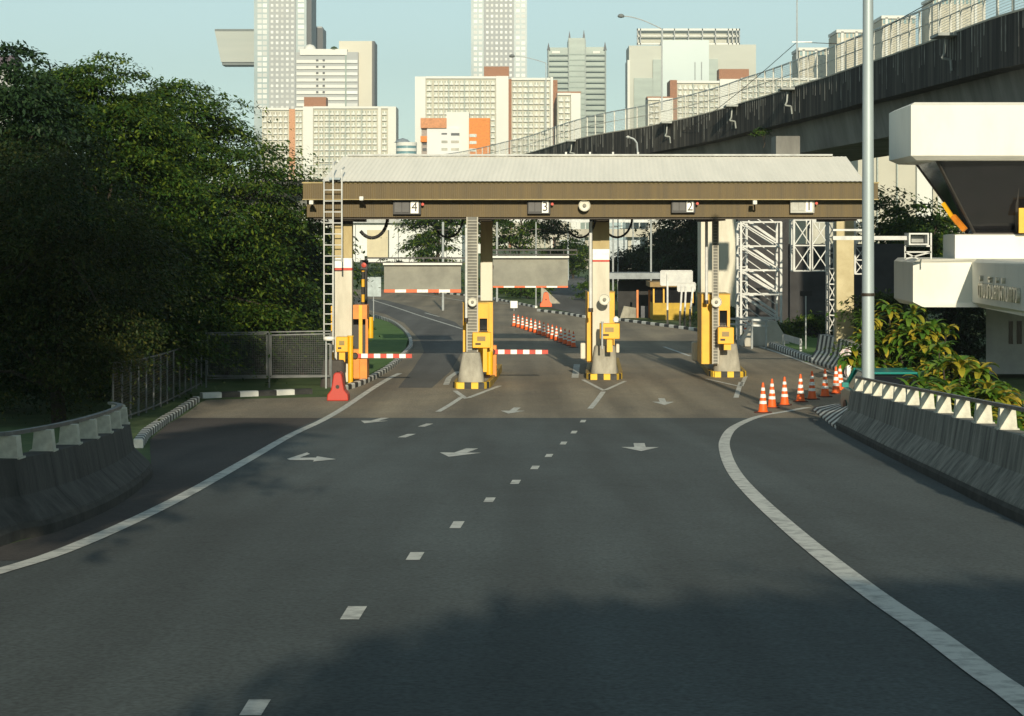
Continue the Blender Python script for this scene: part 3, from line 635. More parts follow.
# height limit gates: black beam, grey panel, striped lower edge
def height_gate(pa, pb, yb, pya, pyb, ppa, ppb, Y, label, post):
    t = thing('height_gate', at(post, 330, Y + .3)[:2] + (zg(Y),), label, 'height gate', 'height limit gates behind the canopy')
    m = MB(); m.bar(at(pa, yb, Y), at(pb, yb, Y), .07); m.bar(at(pa, yb + 4.5, Y), at(pb, yb + 4.5, Y), .05)
    for x in np.linspace(pa, pb, 8): m.bar(at(x, yb, Y), at(x, yb + 4.5, Y), .035)
    m.build('beam', BLACK, t)
    m = MB(); m.pbox(ppa, ppb, pya, pyb, Y - .05, .12); m.build('panel', GRAYP, t, bevel=.01)
    m = MB(); m.pbox(ppa - 1, ppb + 1, pya - 2, pya, Y - .3, .5); m.build('panel_hood', WHITE, t)
    m = MB(); n = 7
    hh = 3 if ppa < 400 else 1.6
    for i in range(n): 
        a_ = ppa + (ppb - ppa) * i / n; m.pbox(a_, a_ + (ppb - ppa) / n, pyb, pyb + hh, Y - .06, .1, i % 2)
    m.build('striped_edge', [ORANGE, REFL], t)
    m = MB(); x = at(post, 300, Y + .1); m.tube((x[0], Y + .1, zg(Y)), (x[0], Y + .1, zz(yb - 2, Y)), .07, n=10); m.build('mast', BLACK, t)
height_gate(366, 467, 258, 265, 289.5, 384, 461, 93, 'height gate with weathered grey panel between the two left island columns', 366)
height_gate(484, 577, 250, 258, 286, 493, 568, 94, 'height gate with clean beige panel between the second and third columns', 484)
k = thing('convex_mirror', at(485, 268, 92), 'dark round mirror at the left end of the beige height gate panel', 'mirror'); m = MB(); m.lathe([(.30, 0), (.28, -.06), (.001, -.1)], at(486.5, 267, 92), axis='y', n=24); m.build('mirror_face', BLACK, k, smooth=True); m = MB(); m.lathe([(.33, .03), (.33, -.02), (.29, -.02)], at(486.5, 267, 92), axis='y', n=24); m.build('rim', DKBR, k)

# ------------------------------------------------------------------ cones
def make_cone():
    t = thing('traffic_cone', (0, 0, 0), 'x', 'traffic cone')
    m = MB(); m.slab([(-.19, -.19), (.19, -.19), (.19, .19), (-.19, .19)], 0, .035); m.build('base', RUB, t, bevel=.01)
    r = lambda z: .145 - .115 * z / .9
    m = MB(); m.lathe([(r(0) + .02, .035), (r(.06), .07), (r(.88), .88), (.022, .90), (.001, .90)], n=20, cap=False); m.build('body', ORANGE, t, smooth=True)
    for a_, c in ((.27, .36), (.45, .56), (.66, .75)):
        m = MB(); m.lathe([(r(a_) + .001, a_), (r(a_) + .006, a_ + .002), (r(c) + .006, c - .002), (r(c) + .001, c)], n=20, cap=False); m.build('band', REFL, t, smooth=True)
    return t
cone0 = make_cone(); used = [False]
def cone(px, py, label, grp, sc=1.0, rz=0):
    x, y = G(px, py); 
    if not used[0]: o = cone0; used[0] = True; o.location = (x, y, zg(y) + .006); o['label'] = label; o.rotation_euler.z = rz; o.scale = (sc,) * 3
    else: o = copy_tree(cone0, None, (x, y, zg(y) + .006), label, rz, sc)
    o['group'] = grp; return o
rnd = random.Random(3)
ordn = ['nearest and leftmost cone of the row by the right barrier', 'second cone from the near end of the row by the right barrier', 'third cone from the near end by the right barrier', 'fourth cone from the near end by the right barrier', 'fifth cone from the near end by the right barrier', 'sixth cone from the near end by the right barrier', 'seventh cone of the right row, partly hidden by the barrier end', 'last cone of the right row, half behind the seventh cone']
for (px, py), lb in zip(((763, 413), (772, 408), (784.5, 405.5), (800.5, 402), (812, 399.5), (825, 397), (836, 394), (840, 391)), ordn):
    cone(px, py, 'orange ' + lb, 'orange cones in the row by the right barrier', .93 if py > 400 else .96, rnd.random() * 3)
cone(854.5, 377, 'small dark red cone beside the striped barrier and white bundle', 'single cones', .8)
cone(745.5, 340, 'dark red cone standing alone right of the rightmost toll machine', 'single cones', .95)
N = 15
names15 = ['first', 'second', 'third', 'fourth', 'fifth', 'sixth', 'seventh', 'eighth', 'ninth', 'tenth', 'eleventh', 'twelfth', 'thirteenth', 'fourteenth', 'last']
for i in range(N):
    t = i / (N - 1); px = 514 + (573.5 - 514) * t; py = 326.5 + (347.5 - 326.5) * t ** 1.1
    cone(px, py, '%s cone from the far left end of the diagonal row beyond the lanes' % names15[i], 'orange cones in the diagonal row beyond the toll lanes', .84, rnd.random() * 3)

# orange plastic barriers
def plastic_barrier(px, py, w, h, mt, label, Y=None):
    x, y = G(px, py); z = zg(y); t = thing('plastic_barrier', (x, y, z), label, 'barrier'); a = w / 2
    P = [(-a, 0), (-a * .95, h * .22), (-a * .62, h * .38), (-a * .5, h * .62), (-a * .38, h * .93), (-a * .2, h), (a * .2, h), (a * .38, h * .93), (a * .5, h * .62), (a * .62, h * .38), (a * .95, h * .22), (a, 0)]
    m = MB(); m.prism([(x + u, z + v) for u, v in P], y, y + .7); m.build('shell', mt, t, bevel=.03)
    m = MB(); m.tube((x, y - .012, z + h * .5), (x, y + .0, z + h * .5), .06, n=12); m.build('lifting_hole', DKBR, t)
    m = MB(); m.lathe([(.05, 0), (.05, .03)], (x, y + .3, z + h), n=12); m.build('filler_cap', DKBR, t)
plastic_barrier(337.5, 401, .66, .86, REDP, 'red plastic water barrier before the leftmost island')
plastic_barrier(546, 307, .95, 1.15, ORANGE, 'small orange barrier under the beige panel by the far kerb')

# white bundle on the end of the striped barrier
x, y = G(849, 378); rn = random.Random(8)
bd = thing('plastic_bundle', (x, y, zg(y)), 'white and pink plastic bundle tied at the end of the striped barrier', 'bag')
me_b = MB(); n = 16; vs = []
for j, (h, r) in enumerate(((0, .10), (.2, .17), (.5, .16), (.62, .10), (.72, .22), (.9, .30), (1.05, .24), (1.15, .06))):
    for i in range(n):
        a = 2 * math.pi * i / n; rr = r * (1 + .28 * math.sin(a * 5 + j) + .1 * rn.random()); vs.append((x + rr * math.cos(a), y - .3 + rr * math.sin(a), zg(y) + h))
me_b.add(vs, [(j * n + i, j * n + (i + 1) % n, (j + 1) * n + (i + 1) % n, (j + 1) * n + i) for j in range(7) for i in range(n)] + [tuple(range(7 * n, 8 * n))])
me_b.build('bag', mat('white_plastic', (.75, .72, .72), .5, (.70, .38, .42), 6, thr=(.5, .65)), bd, smooth=True)
m = MB(); m.lathe([(.115, .61), (.12, .65), (.115, .69)], (x, y - .3, zg(y)), n=14); m.build('tie', RED, bd)
# small blank signs
def small_sign(px, ya, yb, w, gy, label, mt, cat='sign', posts=1, Y=None):
    x, y = G(px, gy); 
    if Y: y = Y; x = (px - 512) * y / F
    t = thing('road_sign', (x, y, zg(y)), label, cat); m = MB(); h = w * y / F / 2
    m.box(x - h, x + h, y, y + .03, zz(yb, y), zz(ya, y)); m.build('panel', mt, t)
    for k in range(posts):
        xx = x if posts == 1 else x - h * .8 + h * 1.6 * k; m = MB(); m.tube((xx, y + .06, zg(y)), (xx, y + .06, zz(ya, y) - .05), .03, n=8); m.build('post', GALV, t)
small_sign(373.5, 277, 296.5, 15, 322, 'pale blue-grey sign back on a thin post behind the leftmost machine', mat('sign_back', (.42, .50, .52), .5))
small_sign(514, 301, 308, 7, 311, 'small white sign behind the diagonal row of cones', REFL)
small_sign(806, 291, 296, 12, 352, 'dark sign plate on a grey post right of the lattice tower', BLACK)
# short white guard plate at the right kerb
x, y = G(790, 352); gd = thing('guard_rail', (x, y, zg(y)), 'short white guard rail piece on the grass by the right kerb', 'guard rail')
q0, q1 = at(784, 337, y + 2), at(801, 342, y - 2); m = MB(); m.bar(q0, q1, .05, .28); m.build('rail', GALV, gd)
for q in (q0, q1): m = MB(); m.box(q[0] - .05, q[0] + .05, q[1] + .05, q[1] + .15, zg(q[1]), q[2] + .1); m.build('post', GALV, gd)

# ------------------------------------------------------------------ elevated flyover on the right
fp = [(30, 18), (24.5, 40), (20.6, 58), (18.2, 71), (18.0, 86), (17.6, 101), (16.3, 115), (14.7, 127), (12.6, 136), (9.6, 144), (5.0, 158), (-0.6, 190), (-12, 215), (-40, 235), (-90, 255)]
ftop = [(18, 12.9), (58, 12.95), (71, 13.0), (86, 13.3), (101, 13.55), (115, 13.5), (127, 13.4), (136, 13.1), (144, 12.75), (158, 12.5), (190, 12.3), (215, 11.6), (235, 10.8), (255, 9.6)]
fq = resample(smooth_path(fp, 6), 1.0)
def fz(y):
    for a, c in zip(ftop[:-1], ftop[1:]):
        if y <= c[1 - 1]: t = max(0, (y - a[0]) / (c[0] - a[0])); return a[1] + (c[1] - a[1]) * t
    return ftop[-1][1]
def fsweep(b, q, prof, fzf=fz):
    nn = normals(q); k = len(prof); rings = [[(x + nx * o, y + ny * o, fzf(y) + h) for o, h in prof] for (x, y), (nx, ny) in zip(q, nn)]
    for i in range(len(rings) - 1): b.add(rings[i] + rings[i + 1], [(j, (j + 1) % k, k + (j + 1) % k, k + j) for j in range(k)])
    b.add(rings[0], [tuple(range(k))]); b.add(rings[-1], [tuple(reversed(range(k)))]); return b
fly = thing('flyover', (18, 86, zg(86)), 'elevated concrete flyover with black stained edge and mesh railing curving behind the canopy', 'flyover')
FSTAIN = mat('flyover_stained', (.10, .095, .08), .95, (.014, .014, .014), 1.0, detail=10, stretch=(2.2, 2.2, .10), thr=(.30, .56), bump=.3)
FCONC = mat('flyover_concrete', (.26, .26, .24), .9, (.13, .13, .12), .5, detail=8, stretch=(1, 1, .3))
fsweep(MB(), fq, [(0, -1.9), (0, 0), (.22, 0), (.22, -.9), (9.0, -.9), (9.0, -1.9)]).build('edge_beam', FSTAIN, fly)
fsweep(MB(), fq, [(-.03, .0), (-.03, .07), (.25, .07), (.25, .0)]).build('coping', PALEC, fly)
fsweep(MB(), fq, [(1.3, -3.6), (.9, -1.9), (8.0, -1.9), (7.6, -3.6)]).build('girder', FCONC, fly)
# drip streaks: real concrete ribs on the edge beam
m = MB(); nn = normals(fq); rn = random.Random(5)
for i in range(0, len(fq) - 1):
    for u in (0, .5):
        if rn.random() < .55:
            x = fq[i][0] + (fq[i + 1][0] - fq[i][0]) * u; y = fq[i][1] + (fq[i + 1][1] - fq[i][1]) * u; nx, ny = nn[i]; w = .03 + .05 * rn.random(); h = -.5 - 1.3 * rn.random()
            z = fz(y); tx, ty = -ny, nx; p = [(x - tx * w - nx * .01, y - ty * w - ny * .01), (x + tx * w - nx * .01, y + ty * w - ny * .01)]
            m.hexa([(p[0][0], p[0][1], z + h), (p[1][0], p[1][1], z + h), (p[1][0] + nx * .02, p[1][1] + ny * .02, z + h), (p[0][0] + nx * .02, p[0][1] + ny * .02, z + h),
                    (p[0][0], p[0][1], z - .01), (p[1][0], p[1][1], z - .01), (p[1][0] + nx * .02, p[1][1] + ny * .02, z - .01), (p[0][0] + nx * .02, p[0][1] + ny * .02, z - .01)])
m.build('lime_streaks', mat('lime_streak', (.30, .30, .27), .9, (.06, .06, .055), 3, stretch=(1, 1, .3)), fly)
RAILW = mat('railing_paint', (.62, .62, .55), .6, (.42, .42, .38), 2)
b = MB()
for i in range(0, len(fq), 2):
    x, y = fq[i]; z = fz(y); nx, ny = nn[i]; x += nx * .12; y += ny * .12; b.box(x - .045, x + .045, y - .045, y + .045, z + .07, z + 1.62)
pst = b.build('railing_post', RAILW, fly); pst['kind'] = 'stuff'
fsweep(MB(), fq, [(.09, 1.55), (.09, 1.62), (.15, 1.62), (.15, 1.55)]).build('top_rail', GALV, fly)
fsweep(MB(), fq, [(.10, .85), (.10, .89), (.14, .89), (.14, .85)]).build('middle_rail', RAILW, fly)
def mesh_panel_mat():
    m = bpy.data.materials.new('wire_mesh'); m.use_nodes = True; t = m.node_tree; n = t.nodes; l = t.links; b = n['Principled BSDF']; b.inputs['Base Color'].default_value = (.6, .6, .53, 1)
    tc = n.new('ShaderNodeTexCoord'); ad = []
    tr = n.new('ShaderNodeBsdfTransparent'); mx = n.new('ShaderNodeMixShader')
    # woven strands: distance to a square lattice in object space
    sx = n.new('ShaderNodeSeparateXYZ'); l.new(tc.outputs['Object'], sx.inputs[0])
    s1 = n.new('ShaderNodeMath'); s1.operation = 'ADD'; l.new(sx.outputs[0], s1.inputs[0]); l.new(sx.outputs[1], s1.inputs[1])
    outs = []
    for src, f in ((s1.outputs[0], 9.0), (sx.outputs[2], 9.0)):
        a = n.new('ShaderNodeMath'); a.operation = 'MULTIPLY'; a.inputs[1].default_value = f; l.new(src, a.inputs[0])
        c = n.new('ShaderNodeMath'); c.operation = 'FRACT'; l.new(a.outputs[0], c.inputs[0]); d = n.new('ShaderNodeMath'); d.operation = 'LESS_THAN'; d.inputs[1].default_value = .16; l.new(c.outputs[0], d.inputs[0]); outs.append(d)
    mm = n.new('ShaderNodeMath'); mm.operation = 'MAXIMUM'; l.new(outs[0].outputs[0], mm.inputs[0]); l.new(outs[1].outputs[0], mm.inputs[1])
    l.new(mm.outputs[0], mx.inputs[0]); l.new(tr.outputs[0], mx.inputs[1]); l.new(b.outputs[0], mx.inputs[2]); l.new(mx.outputs[0], n['Material Output'].inputs[0]); return m
MESHM = mesh_panel_mat()
b = MB(); vs = []
for i in range(len(fq)):
    x, y = fq[i]; nx, ny = nn[i]; z = fz(y); vs += [(x + nx * .12, y + ny * .12, z + .08), (x + nx * .12, y + ny * .12, z + 1.56)]
b.add(vs, [(2 * i, 2 * i + 2, 2 * i + 3, 2 * i + 1) for i in range(len(fq) - 1)]); b.build('mesh_infill', MESHM, fly)
# lamp brackets below the edge
def fnear(px):
    best = min(range(len(fq)), key=lambda i: abs(512 + F * fq[i][0] / fq[i][1] - px)); return best
for px in (576, 673, 737, 794, 953):
    i = fnear(px); x, y = fq[i]; z = fz(y); nx, ny = nn[i]
    m = MB(); m.box(x - nx * .55 - .22, x - nx * .02 + .02, y - .8, y + .8, z - .14, z - .02); m.bar((x - nx * .3, y, z - .14), (x - nx * .35, y, z - .8), .08)
    m.path([(x - nx * .35, y, z - .8), (x - nx * .45, y, z - 1.0), (x - nx * .1, y, z - 1.05), (x - nx * .05, y, z - 1.5)], .05); m.build('drain_bracket', mat('bracket_grey', (.35, .38, .36), .6), fly)
# piers
def pier(pa, pb, ya, Y, label=None):
    xa, xb = CPW(pa, Y), CPW(pb, Y); w = xb - xa; zt_ = zz(ya, Y); m = MB(); m.box(xa, xb, Y, Y + w, zg(Y) - .1, zt_)
    m.hexa([(xa, Y, zt_), (xb, Y, zt_), (xb, Y + w, zt_), (xa, Y + w, zt_), (xa - .6, Y - .3, zt_ + 1.2), (xb + .6, Y - .3, zt_ + 1.2), (xb + .6, Y + w + .3, zt_ + 1.2), (xa - .6, Y + w + .3, zt_ + 1.2)])
    for h in (zt_ - .1, zt_ - .35): m.box(xa - .03, xb + .03, Y - .03, Y + w + .03, h, h + .06)
    return m.build('pier', COLW, fly, bevel=.05)
pier(701, 738, 190, 135); pier(788, 806, 190, 122)
# a hollow grey block on the girder where a crosshead shows
m = MB(); m.pbox(776, 800, 136, 160, 112, 2.0); m.build('crosshead', FCONC, fly)

def street_lamp(px, pybase, pytop, hx, hy, Y, label, r=.06):
    t = thing('street_lamp', at(px, pybase, Y), label, 'street lamp'); a = at(px, pybase, Y); c = at(px, pytop, Y); e = at(hx, hy, Y)
    m = MB(); m.tube(a, c, r, r * .8); m.build('pole', GALV, t)
    m = MB(); pts = [c]; 
    for k in range(1, 9):
        u = k / 8; pts.append((c[0] + (e[0] - c[0]) * u, Y, c[2] + (e[2] - c[2]) * math.sin(u * 1.57)))
    m.path(pts, r * .6); m.build('arm', GALV, t)
    m = MB(); m.lathe([(.02, -.14), (.2, -.1), (.26, 0), (.16, .12), (.02, .16)], (e[0], Y, e[2]), n=14); m.build('lamp_head', mat('lamp_grey', (.22, .24, .24), .4), t, smooth=True)
i = fnear(662); street_lamp(662, 110, 29, 621, 16, fq[i][1] + .6, 'tall curved street lamp standing on the flyover left of the big grey office block')
street_lamp(546, 130, 63, 512, 56, fq[fnear(546)][1] + .5, 'faint distant street lamp on the flyover left of the green spiked tower', .05)
street_lamp(438, 160, 146, 430, 137, 160, 'x', .05) if False else None
mst = thing('antenna_mast', at(797, 70, fq[fnear(797)][1] + .8), 'thin antenna mast with wires standing on the flyover', 'mast')
Ym = fq[fnear(797)][1] + .8; m = MB(); m.tube(at(797, 70, Ym), at(797, -25, Ym), .05, .03, n=8); m.build('pole', GALV, mst)
m = MB(); m.bar(at(792, 42, Ym), at(812, 42, Ym), .05); m.build('cross_arm', GALV, mst)
m = MB(); pts = [at(797, 42, Ym)]
for k in range(1, 13): u = k / 12; pts.append(((1 - u) * at(797, 42, Ym)[0] + u * 4.2, Ym + u * 60, at(797, 42, Ym)[2] - 4 * u * .8 - 3 * math.sin(u * 3.14)))
o = m.path(pts, .02, n=5).build('overhead_wire', DKBR, mst)
m = MB(); m.path([at(797, 42, Ym), at(840, 44, Ym), at(880, 30, Ym - 20), at(960, -14, Ym - 40)], .02, n=5); m.build('overhead_wire', DKBR, mst)

# ------------------------------------------------------------------ big lamp pole on the right
Yp = 47.4; p = at(868, 400, Yp); t = thing('lamp_post', (p[0], Yp, zg(Yp)), 'thick grey galvanised lamp post behind the right barrier in front of the white building', 'lamp post')
m = MB(); m.tube((p[0], Yp, zg(Yp)), (p[0], Yp, 11.6), .155, .12, n=24); m.build('pole', mat('pole_steel', (.40, .47, .49), .5, (.30, .36, .38), 1.0, detail=8, stretch=(1, 1, .2), metal=.25), t, smooth=True)
m = MB(); m.tube((p[0], Yp, zz(296, Yp)), (p[0], Yp, zz(293, Yp)), .165, n=24); m.build('clamp_band', DKBR, t)
m = MB(); m.tube((p[0], Yp, zg(Yp)), (p[0], Yp, zg(Yp) + .05), .28, n=16); m.build('base_flange', GALV, t)
m = MB(); m.lathe([(.13, 0), (.13, .06), (.05, .12)], (p[0], Yp, 11.6), n=20); m.build('pole_cap', GALV, t)

# ------------------------------------------------------------------ teal car parked behind the barrier
def make_car():
    x0, y0 = 8.6, 48.2; z = zg(50) - .15; t = thing('parked_car', (x0 + .85, y0 + 2.1, z), 'teal green car parked behind the end of the right barrier', 'car')
    TEAL = mat('teal_paint', (.008, .22, .19), .3, (.006, .18, .16), .5)
    W = 1.7; L = 4.2; m = MB()
    prof = [(0, .25), (.02, .75), (.25, .88), (1.15, .95), (1.25, .95), (3.5, .95), (4.1, .85), (4.2, .6), (4.18, .25)]
    def ring(w, p): return [(x0 + W / 2 + w * W / 2, y0 + u, z + v) for u, v in p]
    k = len(prof); vs = ring(-1, prof) + ring(1, prof); m.add(vs, [tuple(range(k)), tuple(reversed(range(k, 2 * k)))] + [(i, k + i, k + (i + 1) % k, (i + 1) % k) for i in range(k)])
    m.build('body', TEAL, t, bevel=.06)
    c0 = [(.95, .94), (1.55, 1.40), (3.1, 1.40), (3.75, .94)]
    m = MB(); a = [(x0 + .06, y0 + u, z + v) if v < 1 else (x0 + .22, y0 + u, z + v) for u, v in c0]; c = [(x0 + W - .06, y0 + u, z + v) if v < 1 else (x0 + W - .22, y0 + u, z + v) for u, v in c0]
    m.add(a + c, [(0, 1, 2, 3), (7, 6, 5, 4)] + [(i, 4 + i, 4 + (i + 1) % 4, (i + 1) % 4) for i in range(4)]); m.build('windows', DGLASS, t)
    m = MB(); m.slab([(x0 + .2, y0 + 1.5), (x0 + W - .2, y0 + 1.5), (x0 + W - .2, y0 + 3.15), (x0 + .2, y0 + 3.15)], z + 1.402, z + 1.46); m.build('roof', TEAL, t, bevel=.03)
    m = MB()
    for s in (x0 + .2, x0 + W - .2):
        for u0, u1 in ((.93, 1.52), (3.72, 3.12)): m.bar((s + (-.15 if s < x0 + 1 else .15), y0 + u0, z + .95), (s, y0 + u1, z + 1.43), .07)
    m.build('pillars', TEAL, t)
    for sx in (-.02, W - .18):
        for u in (.85, 3.4):
            w = MB(); n = 20; w.add([(x0 + sx + q, y0 + u + .31 * math.cos(2 * math.pi * i / n), z + .31 + .31 * math.sin(2 * math.pi * i / n)) for q in (0, .2) for i in range(n)], [(i, (i + 1) % n, n + (i + 1) % n, n + i) for i in range(n)] + [tuple(range(n)), tuple(range(n, 2 * n))])
            w.build('wheel', BLACK, t)
    for sx in (.1, W - .4): m = MB(); m.box(x0 + sx, x0 + sx + .3, y0 - .01, y0 + .05, z + .6, z + .75); m.build('tail_light', RED, t)
    for sx in (-.16, W): m = MB(); m.box(x0 + sx, x0 + sx + .16, y0 + 2.9, y0 + 3.05, z + .98, z + 1.1); m.build('wing_mirror', TEAL, t)
make_car()

# ------------------------------------------------------------------ white control building on the right
WB = mat('white_render', (.74, .74, .68), .7, (.60, .60, .55), .6, detail=8, thr=(.5, .8), stretch=(1, 1, .4))
K = 1.36
X = lambda px, Y: (px - 512) * Y / F
def Q(px, y): return (X(px, y * K), y * K)
def zk(py, y): return zz(py, y * K)
bld = thing('control_building', Q(975, 52) + (zg(45),), 'white control building with slanted dark windows and two projecting white bands on the right', 'building')
def chamfer_slab(poly, z0, z1, name, ch=.18):
    m = MB(); n = len(poly); cx = sum(p[0] for p in poly) / n; cy = sum(p[1] for p in poly) / n
    def inset(d): return [(x + (cx - x) / math.hypot(cx - x, cy - y) * d, y + (cy - y) / math.hypot(cx - x, cy - y) * d) for x, y in poly]
    lv = [(inset(.35), z0), (poly, z0 + ch), (poly, z1 - ch * .7), (inset(.22), z1)]
    vs = [(x, y, z) for P_, z in lv for x, y in P_]; fs = []
    for j in range(3): fs += [(j * n + i, j * n + (i + 1) % n, (j + 1) * n + (i + 1) % n, (j + 1) * n + i) for i in range(n)]
    fs += [tuple(reversed(range(n))), tuple(range(3 * n, 4 * n))]; m.add(vs, fs); return m.build(name, WB, bld)
chamfer_slab([Q(889, 53.4), Q(911, 50), Q(1075, 50), Q(1080, 54.5), Q(960, 54.5)], zk(160, 50), zk(102, 50), 'roof_slab', ch=.15)
chamfer_slab([Q(943, 54), Q(955, 51), Q(1070, 51), Q(1075, 54.5), Q(975, 54.5)], zk(275, 51), zk(234, 51), 'upper_step', ch=.05)
chamfer_slab([Q(894, 53.2), Q(913, 50), Q(972, 50), Q(1060, 40.6), Q(1150, 40.6), Q(1150, 54.5), Q(950, 54.5)], zk(307, 50), zk(259, 50), 'lower_band', ch=.17)
za, zb = zk(234.5, 51), zk(156, 51)
BL0, BL1, BL2 = Q(968, 54) + (za,), Q(975, 51.4) + (za,), Q(1068, 51.4) + (za,)
TL0, TL1, TL2 = Q(913, 53.4) + (zb,), Q(934, 50.6) + (zb,), Q(1068, 50.5) + (zb,)
m = MB(); m.add([BL0, BL1, BL2, TL0, TL1, TL2, Q(1068, 54.2) + (za,), Q(1068, 54.2) + (zb,), Q(985, 54.2) + (za,), Q(965, 54.2) + (zb,)],
      [(0, 1, 4, 3), (1, 2, 5, 4), (8, 0, 3, 9), (2, 6, 7, 5)]); m.build('window_band', mat('booth_glass', (.008, .009, .010), .08, (.012, .012, .014)), bld)
def off(p, d=.03): return (p[0], p[1] - d, p[2])
for (a, c) in ((off(BL1), off(TL1)), (off(BL0), off(TL0)), (off(Q(1016, 51.4) + (za,)), off(Q(1018, 50.6) + (zb,)))):
    k = MB(); k.bar(a, c, .09, .06); k.build('mullion', mat('mullion_dark', (.05, .045, .04), .4), bld)
k = MB(); s0, s1 = Q(973, 51.2), Q(1068, 51.2); k.box(s0[0], s1[0], s0[1] - .08, s0[1] + .05, za - .03, za + .06); k.build('window_sill', DKBR, bld)
def PQ(px, py, y): return at(px, py, y * K)
k = MB(); k.bar(PQ(943, 203, 51.5), PQ(957, 224, 51.3), .12); k.build('bar_reflection', YEL, bld)  # yellow and orange bars stand for a reflection in the window glass
k = MB(); k.bar(PQ(953, 216, 51.3), PQ(965, 230, 51.1), .17); k.build('bar_reflection', ORY, bld)
k = MB(); k.pbox(1019, 1040, 208, 233, 50.7 * K, .1); k.build('panel_reflection', YEL, bld)  # yellow reflection in the glass drawn as a solid panel
m = MB(); m.slab([Q(986, 52.5), Q(1060, 52.5), Q(1070, 54.5), Q(1000, 54.5)], zg(45) - .5, zk(303, 52.5)); m.build('wall', mat('grey_render', (.42, .42, .42), .8, (.30, .30, .31), .8), bld)
for a_, c in ((1009, 1013), (1017, 1022)):
    k = MB(); k.pbox(a_, c, 321, 344, 52.5 * K - .03, .06); k.build('window', DGLASS, bld)
a = Vector(Q(972, 50)); c = Vector(Q(1060, 40.6)); d = (c - a).normalized(); nrm = Vector((d.y, -d.x))
ang = math.atan2(d.y, d.x); ctr = a + d * 1.5 + nrm * .06
txt = text_mesh('ด่านเก็บค่าผ่านทาง', 'inscription', .85, mat('letter_metal', (.75, .70, .56), .35, (.50, .44, .34), 8, metal=.3), bld, (0, 0, 0), rot=(R(90), 0, ang), ext=.05, align='LEFT')
txt.location = Vector((ctr.x, ctr.y, zk(289, 49.2))) - wloc(bld)

# ------------------------------------------------------------------ steel lattice structures behind the canopy on the right
def lattice(name, label, xa, xb, z0, z1, Y, dep, bays, cat, diag='z', r=.055, stair=False):
    t = thing(name, ((xa + xb) / 2, Y, z0), label, cat)
    for x in (xa, xb):
        for y in (Y, Y + dep): m = MB(); m.box(x - r, x + r, y - r, y + r, z0, z1); m.build('upright', TRUSS, t)
    for i in range(bays + 1):
        z = z0 + (z1 - z0) * i / bays; m = MB()
        m.bar((xa, Y, z), (xb, Y, z), r * 1.3); m.bar((xa, Y + dep, z), (xb, Y + dep, z), r * 1.2); m.bar((xa, Y, z), (xa, Y + dep, z), r * 1.2); m.bar((xb, Y, z), (xb, Y + dep, z), r * 1.2); m.build('cross_frame', TRUSS, t)
        if i < bays:
            zn = z0 + (z1 - z0) * (i + 1) / bays; m = MB()
            if diag == 'x': m.bar((xa, Y, z), (xb, Y, zn), r); m.bar((xb, Y + .02, z), (xa, Y + .02, zn), r); m.build('brace', TRUSS, t)
            else: m.bar((xb, Y, z), (xa, Y, zn), r * 1.3); m.build('brace', TRUSS, t); m = MB(); m.bar((xb, Y + dep, z), (xa, Y + dep, zn), r); m.build('brace', TRUSS, t)
            if stair:
                m = MB(); m.bar((xb - .2, Y + .5, z + .3), (xa + .4, Y + .5, zn + .05), .06, .12); m.bar((xb - .2, Y + .5, z + 1.15), (xa + .4, Y + .5, zn + .9), .05); m.bar((xb - .2, Y + .5, z + .7), (xa + .4, Y + .5, zn + .5), .04); m.build('stair_flight', TRUSS, t)
    return t
Yt = 99; lattice('lattice_tower', 'white steel lattice stair tower between the rightmost island and the flyover pier', X(741, Yt), X(781, Yt), zg(Yt), zz(222, Yt), Yt, 1.6, 5, 'tower', stair=True)
Yt = 104; lattice('lattice_tower', 'slim steel lattice mast left part of the stair tower', X(737.5, Yt), X(747, Yt), zg(Yt), zz(224, Yt), Yt, .6, 8, 'tower', 'x', .035)
Yt = 95; lattice('gantry_truss', 'light steel truss box hanging right of the stair tower under the canopy', X(794, Yt), X(811, Yt), zz(271, Yt), zz(220, Yt), Yt, .9, 2, 'truss', 'x', .045)
lattice('gantry_truss', 'second light steel truss box next to the beige column', X(812, Yt), X(829, Yt), zz(271, Yt), zz(220, Yt), Yt, .9, 2, 'truss', 'x', .045)
Yt = 82; lattice('gantry_mast', 'narrow lattice mast standing just left of the beige column', X(828.5, Yt), X(836, Yt), zg(Yt), zz(222, Yt), Yt, .5, 9, 'mast', 'x', .035)
Yt = 80; lattice('gantry_truss', 'lattice truss seen right of the beige column behind the lamp post', X(855, Yt), X(866, Yt), zz(274, Yt), zz(218, Yt), Yt, .6, 4, 'truss', 'x', .035)
# overhead beam with flood light box
Yb = 66.5; t = thing('gantry_beam', at(880, 236, Yb)[:2] + (zz(236, Yb),), 'pale horizontal beam reaching right from the beige column past the lamp post', 'beam')
m = MB(); m.pbox(833, 907, 236, 240, Yb, .2); m.build('beam', TRUSS, t); m = MB(); m.pbox(833, 866, 229, 231, Yb + .3, .1); m.build('top_tube', TRUSS, t)
fbx = thing('light_box', at(919, 245, Yb), 'square flood light box on a small steel frame at the beam end', 'light')
m = MB(); m.pbox(909, 929, 233, 234.5, Yb - .2, .8); m.pbox(909, 929, 243.5, 245, Yb - .2, .8); m.pbox(909, 910.5, 234.5, 243.5, Yb - .2, .8); m.pbox(927.5, 929, 234.5, 243.5, Yb - .2, .8); m.build('housing', TRUSS, fbx)
m = MB(); m.pbox(911.5, 926.5, 235.5, 242.5, Yb + .3, .1); m.build('lens', mat('lens_grey', (.35, .37, .36), .3), fbx)
m = MB()
